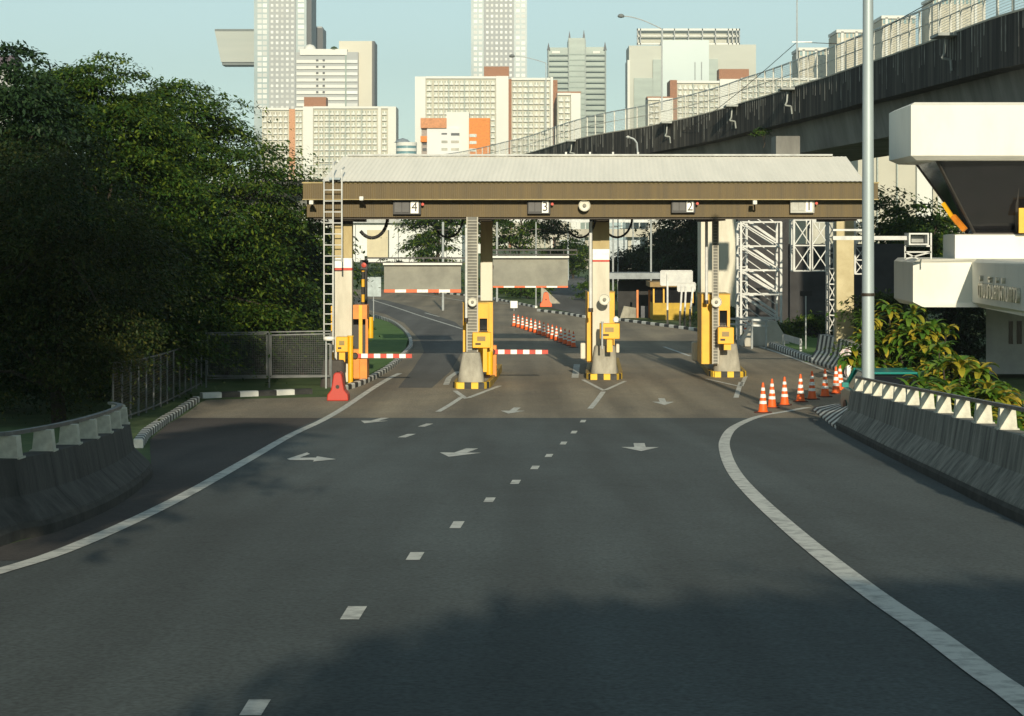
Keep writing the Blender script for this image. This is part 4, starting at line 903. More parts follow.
for a_, c, d, e in ((905, 259, 905, 246), (931, 259, 931, 233), (905, 252, 931, 252), (905, 259, 931, 252), (905, 246, 931, 246), (905, 252, 918, 259)): m.bar(at(a_, c, Yb + .2), at(d, e, Yb + .2), .05)
m.build('frame', TRUSS, fbx)
# dark retaining wall, its taller left box added as backing for the dark flyover underside
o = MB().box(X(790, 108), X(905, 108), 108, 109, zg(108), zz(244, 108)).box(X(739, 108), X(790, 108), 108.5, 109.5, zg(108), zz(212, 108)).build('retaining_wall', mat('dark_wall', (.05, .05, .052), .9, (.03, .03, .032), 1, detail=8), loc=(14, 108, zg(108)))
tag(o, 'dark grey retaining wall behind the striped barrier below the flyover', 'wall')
# small sloped equipment pile at the foot of the tower
o = MB()
p = at(762, 333, 96); o.hexa([(p[0] - 1.1, 95, zg(95)), (p[0] + 1.3, 95, zg(95)), (p[0] + 1.3, 97, zg(95)), (p[0] - 1.1, 97, zg(95)), (p[0] - .5, 95.5, zz(323, 95)), (p[0] + .6, 95.5, zz(321, 95)), (p[0] + .6, 96.5, zz(321, 95)), (p[0] - .5, 96.5, zz(323, 95))])
tag(o.build('rubble_block', PALEC, loc=p, bevel=.08), 'pale concrete footing mound at the base of the stair tower', 'footing')
gr = thing('guard_railing', at(752, 344, 93)[:2] + (zg(93),), 'low steel railing in front of the stair tower', 'railing')
for px in (738, 752, 766): m = MB(); m.tube((X(px, 93), 93, zg(93)), (X(px, 93), 93, zz(320, 93)), .05, n=8); m.build('post', GALV, gr)
for py in (320.5, 326): m = MB(); m.bar(at(728, py - 2, 93), at(768, py, 93), .09); m.build('rail', GALV, gr)

# ------------------------------------------------------------------ yellow booth, boards, fences
t = thing('yellow_booth', at(668, 322, 132)[:2] + (zg(132),), 'yellow toll office booth with dark windows beyond the far kerb', 'booth')
Yk = 132
m = MB(); m.pbox(653, 692, 303, 322, Yk, 3.0); m.build('lower_wall', mat('booth_yellow', (.55, .36, .03), .7, (.40, .26, .03), 2), t)
m = MB(); m.pbox(653, 692, 288, 303, Yk + .3, 2.4); m.build('window_band', DGLASS, t)
for px in (653, 663, 692): m = MB(); m.pbox(px, px + 1.5, 286, 303, Yk, .15); m.build('window_post', YEL, t)
m = MB(); m.pbox(650, 694, 282, 287, Yk - .5, 4.0); m.build('roof', mat('booth_roof', (.30, .20, .08), .7), t)
t = thing('shelter', at(630, 320, 136)[:2] + (zg(136),), 'dark shelter with grey flat roof and orange posts left of the yellow booth', 'shelter')
m = MB(); m.pbox(607, 662, 273, 279, 136, 4); m.build('roof', mat('shelter_roof', (.30, .34, .36), .6), t)
m = MB(); m.pbox(618, 660, 281, 318, 139.2, .2); m.build('back_wall', mat('shelter_dark', (.03, .03, .03), .8), t)
for px in (636.5, 648.5): m = MB(); m.pbox(px, px + 2, 290, 320, 135.8, .15); m.build('post', mat('orange_post', (.75, .22, .03), .5), t)
m = MB(); m.pbox(641, 648, 306, 320, 136, .2); m.build('door', mat('door_grey', (.10, .11, .13), .6), t)
m = MB(); p0 = at(620, 318, 134); m.prism([(X(620, 134), zz(318, 134)), (X(636, 134), zz(318, 134)), (X(636, 134), zz(308, 134)), (X(624, 134), zz(306, 134))], 134, 134.6)
tag(m.build('concrete_ramp', CONC, loc=p0), 'light trapezoid concrete block in front of the dark shelter', 'block')
m = MB(); p0 = at(553, 305, 165); m.prism([(X(541, 165), zz(305, 165)), (X(562, 165), zz(305, 165)), (X(545, 165), zz(289, 165)), (X(541, 165), zz(287, 165))], 165, 165.5)
tag(m.build('sloped_panel', CONC, loc=p0), 'pale triangular concrete wing wall right of the orange barrier', 'wall')
def billboard(pa, pb, ya, yb, Y, posts, label, gy=None):
    t = thing('notice_board', at((pa + pb) / 2, 300, Y)[:2] + (zg(Y),), label, 'sign', 'white notice boards by the far kerb')
    m = MB(); m.pbox(pa, pb, ya, yb, Y, .08); m.build('board', mat('board_white', (.62, .63, .60), .6, (.5, .51, .5), 3), t)
    m = MB()
    for a_, c, d, e in ((pa, pb, ya - .8, ya), (pa, pb, yb, yb + .8), (pa - .8, pa, ya, yb), (pb, pb + .8, ya, yb)): m.pbox(a_, c, d, e, Y - .04, .14)
    m.build('frame', TRUSS, t)
    for p0, p1, bt in posts: 
        m = MB(); m.bar(at(p0, bt, Y - .1), at(p1, ya + 3, Y - .1), .10); m.build('post', TRUSS, t); m = MB(); m.bar((at(p0, bt, Y - .1)[0], Y - .1, zg(Y)), at(p0, bt - 6, Y - .11), .12); m.build('post_foot', KBLACK, t)
billboard(661, 692, 271, 285, 121, ((667.5, 667.5, 316),), 'larger white notice board on a single post right of the shelter')
billboard(678, 695, 283, 291, 118, ((680, 682, 317), (684.5, 686, 317), (690, 693, 315)), 'smaller white notice board on slanted posts left of the rightmost island')

# welded mesh fences, mesh and steel darkened in colour to stand for shade
FMESH = mesh_panel_mat()
fz_n = FMESH.node_tree.nodes
for nd in fz_n:
    if nd.type == 'MATH' and nd.operation == 'MULTIPLY': nd.inputs[1].default_value = 14
    if nd.type == 'BSDF_PRINCIPLED': nd.inputs['Base Color'].default_value = (.05, .055, .055, 1)
FSTEEL = mat('fence_steel', (.20, .21, .21), .6, (.12, .13, .13), 2, metal=.2)
def post_fence(pts, H, name, label, step, lift=.05):
    t = thing(name, (pts[0][0], pts[0][1], zg(pts[0][1])), label, 'fence'); q = resample(pts, step)
    for x, y in q: m = MB(); m.tube((x, y, zg(y)), (x, y, zg(y) + H), .028, n=8); m.build('post', FSTEEL, t)
    for h in (lift + .05, H - .03):
        m = MB(); m.path([(x, y, zg(y) + h) for x, y in q], .024); m.build('rail', FSTEEL, t)
    m = MB(); vs = []
    for x, y in q: vs += [(x, y, zg(y) + lift), (x, y, zg(y) + H)]
    m.add(vs, [(2 * i, 2 * i + 2, 2 * i + 3, 2 * i + 1) for i in range(len(q) - 1)]); m.build('mesh_infill', FMESH, t)
gA, gB = G(113, 424), G(205, 384)
post_fence([gA, ((gA[0] + gB[0]) / 2, (gA[1] + gB[1]) / 2), gB], 1.55, 'mesh_fence', 'grey mesh fence with close posts running along the left kerb below the trees', 1.35)
Yf_ = 66.5
t = thing('framed_fence', (X(265, Yf_), Yf_, zg(Yf_)), 'low fence of two wide framed mesh panels in front of the dark trees', 'fence')
for a_, c in ((207.5, 267), (271, 330)):
    m = MB(); xa, xb, z0, z1 = X(a_, Yf_), X(c, Yf_), zz(376, Yf_), zz(335, Yf_)
    m.bar((xa, Yf_, z0), (xb, Yf_, z0), .04); m.bar((xa, Yf_, z1), (xb, Yf_, z1 + .04), .04); m.bar((xa, Yf_, z0), (xa, Yf_, z1), .04); m.bar((xb, Yf_, z0), (xb, Yf_, z1), .04); m.build('panel_frame', FSTEEL, t)
    m = MB(); m.add([(xa, Yf_, z0), (xb, Yf_, z0), (xb, Yf_, z1), (xa, Yf_, z1)], [(0, 1, 2, 3)]); m.build('mesh_infill', FMESH, t)
for px in (206, 269, 331): m = MB(); m.tube((X(px, Yf_), Yf_ + .05, zg(Yf_)), (X(px, Yf_), Yf_ + .05, zz(332, Yf_)), .03, n=8); m.build('post', FSTEEL, t)
for ya, yb in ((333, 331), (378.5, 376.5)): m = MB(); m.bar(at(206, ya, Yf_ + .05), at(331, yb, Yf_ + .05), .04); m.build('rail', FSTEEL, t)

# ------------------------------------------------------------------ foliage
def leafmat(name, c1, c2, c3, sc=.6, trans=.25, rough=.55):
    m = mat(name, c1, rough, c2, sc, detail=4, thr=(.4, .6), trans=trans); t = m.node_tree; n = t.nodes; l = t.links
    b = n['Principled BSDF']; src = b.inputs['Base Color'].links[0].from_socket; g = n.new('ShaderNodeNewGeometry')
    mx = n.new('ShaderNodeMix'); mx.data_type = 'RGBA'; mr = n.new('ShaderNodeMapRange'); mr.inputs[1].default_value = .55; mr.inputs[2].default_value = 1.0; mr.inputs[4].default_value = .9
    l.new(g.outputs['Random Per Island'], mr.inputs[0]); l.new(mr.outputs[0], mx.inputs[0]); l.new(src, mx.inputs[6]); mx.inputs[7].default_value = (*c3, 1)
    l.new(mx.outputs[2], b.inputs['Base Color'])
    for nd in n:
        if nd.type == 'BSDF_TRANSLUCENT': l.new(mx.outputs[2], nd.inputs[0])
    b.inputs['Specular IOR Level'].default_value = .25
    return m
LEAF_A = leafmat('tree_leaf', (.016, .048, .008), (.034, .080, .010), (.14, .19, .018), .35)
LEAF_B = leafmat('olive_leaf', (.020, .042, .009), (.040, .060, .012), (.095, .090, .018), .5)
LEAF_C = leafmat('bright_leaf', (.035, .085, .012), (.060, .12, .018), (.10, .15, .02))
LEAF_D = leafmat('deep_leaf', (.014, .036, .014), (.024, .055, .018), (.035, .07, .02))
BARK = mat('bark', (.055, .042, .03), .95, (.03, .024, .018), 3, detail=8, bump=.5)
def leaf_mesh(name, P, D, U, L, W, m):
    # diamond leaves: centre P, long axis D, side axis U
    n = len(P); V = np.empty((n, 4, 3), np.float32); L = L[:, None]; W = W[:, None]
    V[:, 0] = P - D * L * .5; V[:, 1] = P + U * W * .5 - D * L * .05; V[:, 2] = P + D * L * .5; V[:, 3] = P - U * W * .5 - D * L * .05
    me = bpy.data.meshes.new(name); me.vertices.add(4 * n); me.vertices.foreach_set('co', V.reshape(-1)); me.loops.add(4 * n); me.loops.foreach_set('vertex_index', np.arange(4 * n, dtype=np.int32))
    me.polygons.add(n); me.polygons.foreach_set('loop_start', np.arange(0, 4 * n, 4, dtype=np.int32)); me.polygons.foreach_set('loop_total', np.full(n, 4, np.int32))
    me.materials.append(m); me.update(); me.validate(); return me
def unit(a): return a / (np.linalg.norm(a, axis=1, keepdims=True) + 1e-9)
def tree(name, label, cat, loc, crown, m, nspray=150, nleaf=150, leaf=.22, spray_r=1.0, flat=.28, droop=.35, seed=1, group=None, trunk_r=.2, lean=(0, 0), shell=.45):
    # crown: list of ellipsoids (cx,cy,cz,rx,ry,rz) relative to the base
    rg_ = np.random.default_rng(seed); t = thing(name, loc, label, cat, group); cs = []; 
    vol = np.array([c[3] * c[4] + c[3] * c[5] for c in crown]); vol = vol / vol.sum(); PP, DD, UU, LL_, WW = [], [], [], [], []
    while len(cs) < nspray:
        k = rg_.choice(len(crown), p=vol); c = crown[k]; d = rg_.normal(size=3); d /= np.linalg.norm(d); r = shell + (1.02 - shell) * rg_.random() ** .6
        p = np.array(c[:3]) + d * r * np.array(c[3:])
        if p[2] < .4: continue
        cs.append((p, d, r))
    for p, d, r in cs:
        n = int(nleaf * (.6 + .8 * rg_.random())); R_ = spray_r * (.6 + .8 * rg_.random()); out = np.array([d[0], d[1], 0.0]); out /= np.linalg.norm(out) + 1e-6
        side = np.array([-out[1], out[0], 0]); u = rg_.normal(size=n) * .5; v = rg_.normal(size=n) * .38; w = rg_.normal(size=n) * flat * .5
        q = p + out * (u[:, None] * R_ * 1.25) + side * (v[:, None] * R_) + np.array([0, 0, 1.0]) * ((w * R_ - droop * R_ * (np.clip(u, 0, 3) ** 1.6) - .25 * R_ * v * v)[:, None])
        PP.append(q); D = unit(out * .7 + side * (np.sign(v)[:, None] * .6) + np.array([0, 0, -.35]) + rg_.normal(size=(n, 3)) * .45)
        Nn = unit(np.array([0, 0, 1.0]) + rg_.normal(size=(n, 3)) * .34); UU.append(unit(np.cross(D, Nn))); DD.append(D)
        s = leaf * (.6 + .8 * rg_.random(n)); LL_.append(s); WW.append(s * .42)
    me = leaf_mesh('crown', np.concatenate(PP), np.concatenate(DD), np.concatenate(UU), np.concatenate(LL_), np.concatenate(WW), m)
    o = bpy.data.objects.new('crown', me); C.objects.link(o); o.parent = t
    b = MB(); base = np.array([0, 0, -.3]); top = np.array([crown[0][0] * .8, crown[0][1] * .8, crown[0][2] + crown[0][5] * .25]); pts = [base + (top - base) * k / 5 + (np.array([*rg_.normal(size=2) * .12, 0]) if 0 < k < 5 else 0) for k in range(6)]
    L0 = Vector(loc)
    for k in range(5): b.tube(Vector(pts[k]) + L0, Vector(pts[k + 1]) + L0, trunk_r * (1 - k * .15), trunk_r * (1 - (k + 1) * .15), n=10)
    b.build('trunk', BARK, t, smooth=True)
    b = MB()
    for p, d, r in cs[::max(1, len(cs) // 16)]:
        k = 1 + int(rg_.integers(0, 4)); s = pts[k]; mid = (s + p) / 2 + np.array([0, 0, .25]); b.tube(Vector(s) + L0, Vector(mid) + L0, trunk_r * .32, trunk_r * .2, n=6); b.tube(Vector(mid) + L0, Vector(p) + L0, trunk_r * .2, trunk_r * .05, n=6)
    b.build('limbs', BARK, t); return t
def gl(px, Y, dz=0): return (X(px, Y), Y, zg(Y) + dz)
LG = 'large trees behind the left fence'
# left group, nearest in front
tree('leafy_tree', 'big tree with layered feathery green branches reaching toward the canopy', 'tree', gl(190, 72), [(0, 0, 6.6, 3.6, 3.0, 3.2), (-.8, .3, 9.0, 2.5, 2.2, 1.9), (2.0, -.5, 5.8, 2.3, 2.2, 2.6), (1.5, -.3, 3.2, 2.4, 1.8, 2.2), (0, 0, 2.4, 4.0, 2, 2.2)], LEAF_A, 290, 400, .17, 1.3, flat=.16, droop=.5, seed=3, group=LG, trunk_r=.26, shell=.6)
tree('leafy_tree', 'tall tree crown in the middle of the left group with the highest tip', 'tree', gl(95, 62), [(0, 0, 6.6, 3.3, 3, 3.4), (.3, .2, 8.7, 2.2, 1.9, 2.0), (-1.9, 0, 7.8, 2.5, 2.1, 2.3), (0, 0, 2.6, 3.6, 2.6, 2.6)], LEAF_A, 360, 370, .155, 1.15, flat=.16, droop=.5, seed=5, group=LG, trunk_r=.25, shell=.6)
tree('olive_tree', 'olive green finer leafed tree in front of the left group', 'tree', gl(60, 50), [(0, 0, 4.6, 2.4, 2.2, 2.7), (1.0, -.3, 3.2, 1.9, 1.7, 2.2), (-1.6, 0, 4.6, 2.1, 2, 2.4), (-1, 0, 2, 3, 2, 2)], LEAF_B, 260, 330, .10, .8, flat=.45, droop=.3, seed=8, group=LG, trunk_r=.2, shell=.6)
tree('dense_tree', 'dark dense tree at the far left edge of the picture', 'tree', gl(-12, 56), [(0, 0, 6.0, 3.0, 3, 3.8), (-.2, 0, 8.7, 2.1, 2, 1.9), (0, 0, 2.4, 3.6, 3, 2.6)], LEAF_D, 240, 280, .18, 1.1, flat=.2, droop=.45, seed=11, group=LG, trunk_r=.25, shell=.6)
tree('dense_tree', 'low dark tree mass behind the framed fence', 'tree', gl(250, 78), [(0, 0, 3.2, 2.8, 2, 2.6), (-2.2, 0, 3.0, 2.8, 2, 2.8), (1.2, 0, 4.6, 1.3, 1.2, 1.4)], LEAF_D, 260, 200, .22, .95, seed=13, group=LG, trunk_r=.16, shell=.3)
tree('dense_tree', 'dark tree filling the gap behind the mesh fence on the left', 'tree', gl(120, 78), [(0, 0, 3.5, 4.5, 2, 3.6), (-4, 0, 3.5, 4.5, 2, 3.8), (1, 0, 7, 3, 2, 2)], LEAF_D, 380, 200, .28, 1.2, seed=17, group=LG, trunk_r=.2, shell=.3)
tree('yellow_flower_shrub', 'shrub with yellow flowers behind the leftmost column and ladder', 'shrub', gl(312, 84), [(0, 0, 1.9, 1.7, 1.2, 1.9), (-.6, 0, 3.2, 1.0, .9, 1.1)], LEAF_C, 110, 150, .16, .6, seed=19, trunk_r=.07)
# low hedges and shrubs on the left
for i, (px, Y, r, lb) in enumerate(((165, 70, 1.6, 'dark low shrub behind the middle of the mesh fence'), (225, 71.5, 1.5, 'dark low shrub at the left end of the framed fence'), (300, 72, 1.3, 'dark low shrub behind the right framed fence panel'))):
    tree('dark_shrub', lb, 'shrub', gl(px, Y), [(0, 0, .9, r, .9, 1.0)], LEAF_D, 60, 130, .16, .5, seed=30 + i, trunk_r=.05, group='low dark shrubs along the left fences')

# unseen trees added around the camera, shaped to shade the road and left side
def far_tree(name, label, loc, crown, n, nl, leaf, sr, m=None, seed=1, tr=.25, grp=None, cat='tree', **k): return tree(name, label, cat, loc, crown, m or LEAF_A, n, nl, leaf, sr, seed=seed, trunk_r=tr, group=grp, **k)
RG = 'added unseen shade-casting trees beside and behind the viewpoint'
far_tree('shade_caster_tree', 'added slender shade-casting tree leaning over the left barrier beside the viewpoint', (-6.9, 4, zg(4)), [(2.6, 1, 5.8, 1.4, 2, 1.7), (3.6, -2, 9.6, 1.3, 1.6, 1.7)], 110, 170, .3, .8, seed=41, grp=RG, tr=.12)
far_tree('shade_caster_tree', 'added low spreading shade-casting tree behind the viewpoint on the right', (8.6, -9, zg(-9)), [(-.5, 0, 4.2, 2.6, 3, 2.4), (-3.4, -1, 4.4, 2.4, 2.4, 1.9), (-6.0, -1, 4.3, 2.0, 2.2, 1.7)], 300, 170, .35, 1.0, seed=42, grp=RG)
far_tree('shade_caster_tree', 'added bushy shade-casting tree beside the left barrier', (-9.6, 13, zg(13)), [(0, 0, 5.2, 2.9, 3.2, 3.6), (.2, 0, 10.6, 2.4, 2.6, 2.4), (3.4, 0, 13.4, 1.8, 2.2, 1.7)], 290, 160, .3, 1.2, seed=43, grp=RG)
far_tree('shade_caster_tree', 'added tall shade-casting tree left of the picture edge', (-12.4, 25, zg(25)), [(0, 0, 5.4, 3.0, 3.4, 4.2), (0, 0, 9.6, 2.7, 3, 2.6), (3.8, 0, 12.4, 2.2, 2.6, 1.8)], 320, 160, .3, 1.2, seed=44, grp=RG)
far_tree('shade_caster_tree', 'added shade-casting tree left of the viewpoint', (-9.0, 2, zg(2)), [(0, 0, 4.6, 2.8, 3.6, 3.4)], 110, 150, .35, 1.2, seed=45, grp=RG)

# ------------------------------------------------------------------ greenery behind the plaza
BG = 'trees behind the toll plaza'
bgt = [('bushy tree between the first and second columns behind the left gate panel', 437, 190, [(0, 0, 7.2, 2.9, 2.5, 2.6), (-.6, 0, 4.2, 2.4, 2, 2.6)], LEAF_A),
       ('bushy tree right of the second column above the beige gate panel', 520, 185, [(0, 0, 6.8, 4.2, 3, 3.0), (-3, 0, 7.2, 2.4, 2, 2.2), (2, 0, 4.5, 3, 2, 2.8)], LEAF_A),
       ('tree left of the third column where the side road climbs', 573, 260, [(0, 0, 3.0, 2.2, 2, 2.2)], LEAF_A),
       ('round dark tree left part of the clump behind the shelter', 641, 175, [(0, 0, 3.2, 2.2, 2.0, 1.9), (-1.5, 0, 2.2, 2.6, 1.8, 1.5)], LEAF_D),
       ('dark tree in the clump behind the notice boards', 668, 170, [(0, 0, 3.8, 2.8, 2.4, 2.6), (1.6, 0, 5.0, 1.8, 1.8, 1.8)], LEAF_D),
       ('dark tall tree just left of the flyover pier', 693, 160, [(0, 0, 5.5, 2.6, 2.2, 4.2)], LEAF_D),
       ('tree right of the lamp post under the flyover', 890, 125, [(0, 0, 5.0, 3.0, 2.4, 3.6), (1.2, 0, 3.2, 3, 2.2, 2.8)], LEAF_C),
       ('green tree between the light box and the white building', 925, 120, [(0, 0, 5.0, 3.0, 2.4, 2.7), (1.4, 0, 3.4, 3, 2, 2.6)], LEAF_A),
       ('big tree filling the gap under the flyover on the far right', 965, 130, [(0, 0, 5, 5, 3, 3.6)], LEAF_A),
       ('tree seen past the left canopy end behind the ladder', 300, 120, [(0, 0, 3.6, 2.6, 2, 3.0)], LEAF_A)]
for i, (lb, px, Y, cr, m) in enumerate(bgt):
    far_tree('background_tree', lb, gl(px, Y), cr, 90, 150, .34, 1.1, m, seed=60 + i, tr=.18, grp=BG, shell=.4)
sh = [('grassy shrub on the far verge below the left gate panel', 430, 215, 3.6, 1.3), ('shrub on the far verge right of the second island post', 500, 190, 3.0, 1.6), ('low shrub on the far verge under the beige gate panel', 527, 178, 2.2, 1.2), ('shrub left of the shelter by the climbing side road', 600, 172, 2.2, 1.5),
      ('shrub far left beyond the bend', 395, 240, 4.5, 2.4), ('dark shrub at the foot of the retaining wall', 815, 106, 2.0, .9), ('low shrub left of the stair tower foot', 722, 122, 1.6, .9), ('shrub between the tower foot and the guard rail', 776, 99, 1.0, .7)]
for i, (lb, px, Y, r, h) in enumerate(sh):
    far_tree('verge_shrub', lb, gl(px, Y), [(0, 0, h * .6, r, 1.2, h * .6)], 34, 130, .24, .7, LEAF_C if i < 4 else LEAF_A, seed=80 + i, tr=.05, grp='shrubs on the far verges', cat='shrub')
far_tree('hanging_weed', 'green weed tuft growing on the flyover girder', at(763, 143, fq[fnear(764)][1] - .8), [(0, 0, .55, .45, .3, .45)], 10, 70, .16, .35, LEAF_C, seed=99, tr=.03, cat='weed')

# ------------------------------------------------------------------ big leafed plants on the right
BLEAF = [leafmat('plant_leaf_green', (.06, .15, .018), (.10, .21, .025), (.22, .30, .035), 2.0, .3, .4),
         leafmat('plant_leaf_yellow', (.42, .33, .03), (.28, .28, .03), (.60, .42, .05), 2.0, .3, .4)]
def blade(b, p, az, el, L, W, mi, rn):
    d = Vector((math.cos(az), math.sin(az), 0)); s = Vector((-math.sin(az), math.cos(az), 0)); pts = []; n = 5; c = Vector(p); ang = el
    for k in range(n + 1):
        u = k / n; w = W * math.sin(math.pi * min(1, .12 + u * .88)) ** .7 * (1 if k < n else .02); up = Vector((0, 0, 1)) * math.cos(ang) - d * math.sin(ang)
        pts += [c - s * w / 2 + up * w * .16, c, c + s * w / 2 + up * w * .16]; c = c + (d * math.cos(ang) + Vector((0, 0, 1)) * math.sin(ang)) * L / n; ang -= .30 + .1 * rn.random()
    b.add(pts, [f for k in range(n) for f in ((3 * k, 3 * k + 1, 3 * k + 4, 3 * k + 3), (3 * k + 1, 3 * k + 2, 3 * k + 5, 3 * k + 4))], mi)
def rosette_plant(name, label, loc, w, h, nros, L, yel, seed, dp=1.0):
    rn = random.Random(seed); t = thing(name, loc, label, 'plant', 'big leafed plants behind the right barrier'); b = MB(); st = MB(); L0 = Vector(loc)
    for r in range(nros):
        a = rn.uniform(0, 2 * math.pi); q = math.sqrt(rn.random()); x = math.cos(a) * q * w; y = math.sin(a) * q * dp; z = h * (1 - .55 * q * q) * rn.uniform(.45, 1.0)
        c = L0 + Vector((x, y, z)); s0 = L0 + Vector((x * .35, y * .35, 0)); mid = (s0 + c) / 2 + Vector((x * .1, 0, .1)); st.tube(s0, mid, .03, .025, n=6); st.tube(mid, c, .025, .018, n=6)
        n = rn.randint(12, 18)
        for k in range(n):
            az = k * 2.4 + rn.random() * .5; el = rn.uniform(.15, 1.25); y_ = rn.random() < (yel * (1.25 if el < .6 else .7)); blade(b, c + Vector((0, 0, rn.uniform(-.12, .05))), az, el, L * rn.uniform(.7, 1.15), L * .30, 1 if y_ else 0, rn)
    st.build('stems', BARK, t); b.build('leaves', BLEAF, t); return t
plants = [('tall yellow green leafed plant left in the bed right behind the lamp post', 898, 54, 1.35, 3.3, 56, .54, .36, 1), ('second tall yellowing plant between the lamp post and the white wall', 925, 53, 1.4, 2.6, 42, .54, .32, 2),
          ('green long leafed plant above the teal car', 903, 46.5, .9, 1.25, 12, .55, .25, 3), ('low bright plant at the right edge by the barrier rail', 985, 40, .8, .85, 10, .6, .55, 4),
          ('long leafed plant in the middle of the bed before the grey wall', 950, 44.5, 1.0, 1.35, 14, .6, .3, 5), ('small yellow plant at the far right end of the bed', 1008, 38.5, .6, .6, 8, .6, .75, 6), ('green leafed plant in the gap behind the barrier centre', 930, 43, .8, .95, 10, .6, .25, 7),
          ('bright broad leafed plant in the middle right of the bed', 958, 47, 1.1, 1.75, 22, .62, .45, 11), ('broad leafed plant behind the car before the white building', 940, 51, 1.3, 2.1, 26, .6, .4, 12), ('broad yellow green plant near the right edge before the grey wall', 985, 44.5, 1.0, 1.25, 18, .62, .5, 13),
          ('narrow climbing plant right of the beige column', 869, 66, .4, 2.7, 10, .4, .2, 8)]
for lb, px, Y, w, h, nr, L, ye, sd in plants: rosette_plant('leafy_plant', lb, gl(px, Y, -.1), w, h, nr, L, ye, sd)
far_tree('background_shrub', 'dark shrub row in the shade behind the white building', gl(948, 80), [(0, 0, 1.6, 3.2, 1.2, 1.9)], 110, 150, .22, .8, LEAF_D, seed=92, tr=.08, cat='shrub')
far_tree('background_shrub', 'green shrub behind the lamp post above the yellow plants', gl(880, 75), [(0, 0, 1.5, 1.3, 1.2, 1.6)], 60, 150, .2, .7, LEAF_C, seed=91, tr=.08, cat='shrub')

# ------------------------------------------------------------------ pale halls, poles and far viaduct behind the plaza
Yh = 300
hall = thing('white_hall', at(400, 290, Yh)[:2] + (zg(Yh),), 'long white hall behind the left trees seen under the canopy', 'building')
m = MB(); m.pbox(300, 462, 223, 262, Yh, 20); m.build('wall', mat('hall_white', (.72, .74, .72), .7, (.62, .64, .62), .1), hall)
for px in (330, 355, 398, 425, 446): m = MB(); m.pbox(px, px + .8, 223, 262, Yh - .1, .15); m.build('panel_joint', mat('joint_grey', (.30, .32, .33), .7), hall)
m = MB(); m.pbox(298, 464, 219.5, 223, Yh - 1, 22); m.build('roof', mat('hall_roof', (.45, .47, .46), .6), hall)
Yv = 260; o = MB().pbox(367, 388, 230, 258, Yv, 2.5).build('viaduct_pier', mat('pier_cream', (.62, .56, .38), .8, (.50, .45, .32), .5), loc=at(377, 260, Yv)); tag(o, 'cream rectangular pier standing before the white hall', 'pier')
Yw = 330; hl = thing('far_viaduct', at(650, 240, Yw)[:2] + (zg(Yw),), 'long pale viaduct with white railing seen under the canopy on the right', 'viaduct')
m = MB(); m.pbox(500, 860, 229, 237, Yw, 9); m.build('deck', PALEC, hl)
m = MB(); m.pbox(500, 860, 219.5, 222.5, Yw - .3, .3); m.build('railing', TRUSS, hl)
for px in (556, 585, 628, 664, 720): m = MB(); m.pbox(px, px + 3.5, 237, 286, Yw + 2, 2); m.build('pier', PALEC, hl)
m = MB()
for px in range(504, 858, 9): m.pbox(px, px + .9, 222.5, 229, Yw - .2, .2)
o = m.build('railing_post', TRUSS, hl); o['kind'] = 'stuff'
o = MB().pbox(560, 640, 240, 262, 420, 12).build('low_warehouse', mat('ware_blue', (.55, .60, .62), .7), loc=at(600, 262, 420)); tag(o, 'pale blue low warehouse far behind the third column', 'building')
for i, (px, ya, yb, Y, r) in enumerate(((443, 222, 262, 150, .09), (536, 222, 258, 160, .05), (568, 222, 262, 250, .12), (613, 219, 275, 150, .07), (618, 219, 270, 170, .05), (624, 222, 270, 180, .05), (633, 220, 262, 190, .06), (651, 219, 285, 150, .07), (677, 222, 262, 200, .06), (497, 222, 250, 170, .09))):
    t = thing('utility_pole', at(px, yb, Y)[:2] + (zg(Y),), ['grey pole before the white hall left of the second column', 'thin pole behind the beige gate panel', 'white pole left of the third column', 'pale pole right of the third column, tallest of its cluster', 'second thin pole right of the third column', 'third thin pole right of the third column', 'pole before the far viaduct above the shelter', 'pole rising behind the shelter roof', 'thin pole above the notice boards', 'thick pole just right of the second column'][i], 'pole', 'poles behind the toll plaza')
    a = at(px, ya, Y); m = MB(); m.tube((a[0], Y, zg(Y)), (a[0], Y, a[2]), r, n=8); m.build('pole', GALV, t); m = MB(); m.bar((a[0] - .4, Y, a[2] - .6), (a[0] + .4, Y, a[2] - .6), .05); m.build('cross_arm', DKBR, t)
# parked orange vehicle and blue box behind the ladder
t = thing('orange_truck', at(325, 285, 140)[:2] + (zg(140),), 'orange and white truck end seen behind the ladder', 'truck')
m = MB(); m.pbox(318, 331, 262, 283, 140, 3); m.build('body', mat('truck_orange', (.62, .12, .03), .5), t, bevel=.05); m = MB(); m.pbox(318, 331, 268, 273, 139.95, .1); m.build('stripe', WHITE, t); m = MB(); m.pbox(317, 332, 257, 262, 140, 3); m.build('roof', BLACK, t)
for px in (320, 328): m = MB(); a = at(px, 285, 139.9); m.tube((a[0], 139.8, zg(140) + .4), (a[0], 140.2, zg(140) + .4), .4, n=16); m.build('wheel', BLACK, t)
o = MB().pbox(281, 305, 247, 275, 110, 3).build('blue_shed', mat('shed_blue', (.30, .38, .42), .6), loc=at(293, 276, 110)); tag(o, 'blue grey shed wall behind the tree left of the ladder', 'shed')
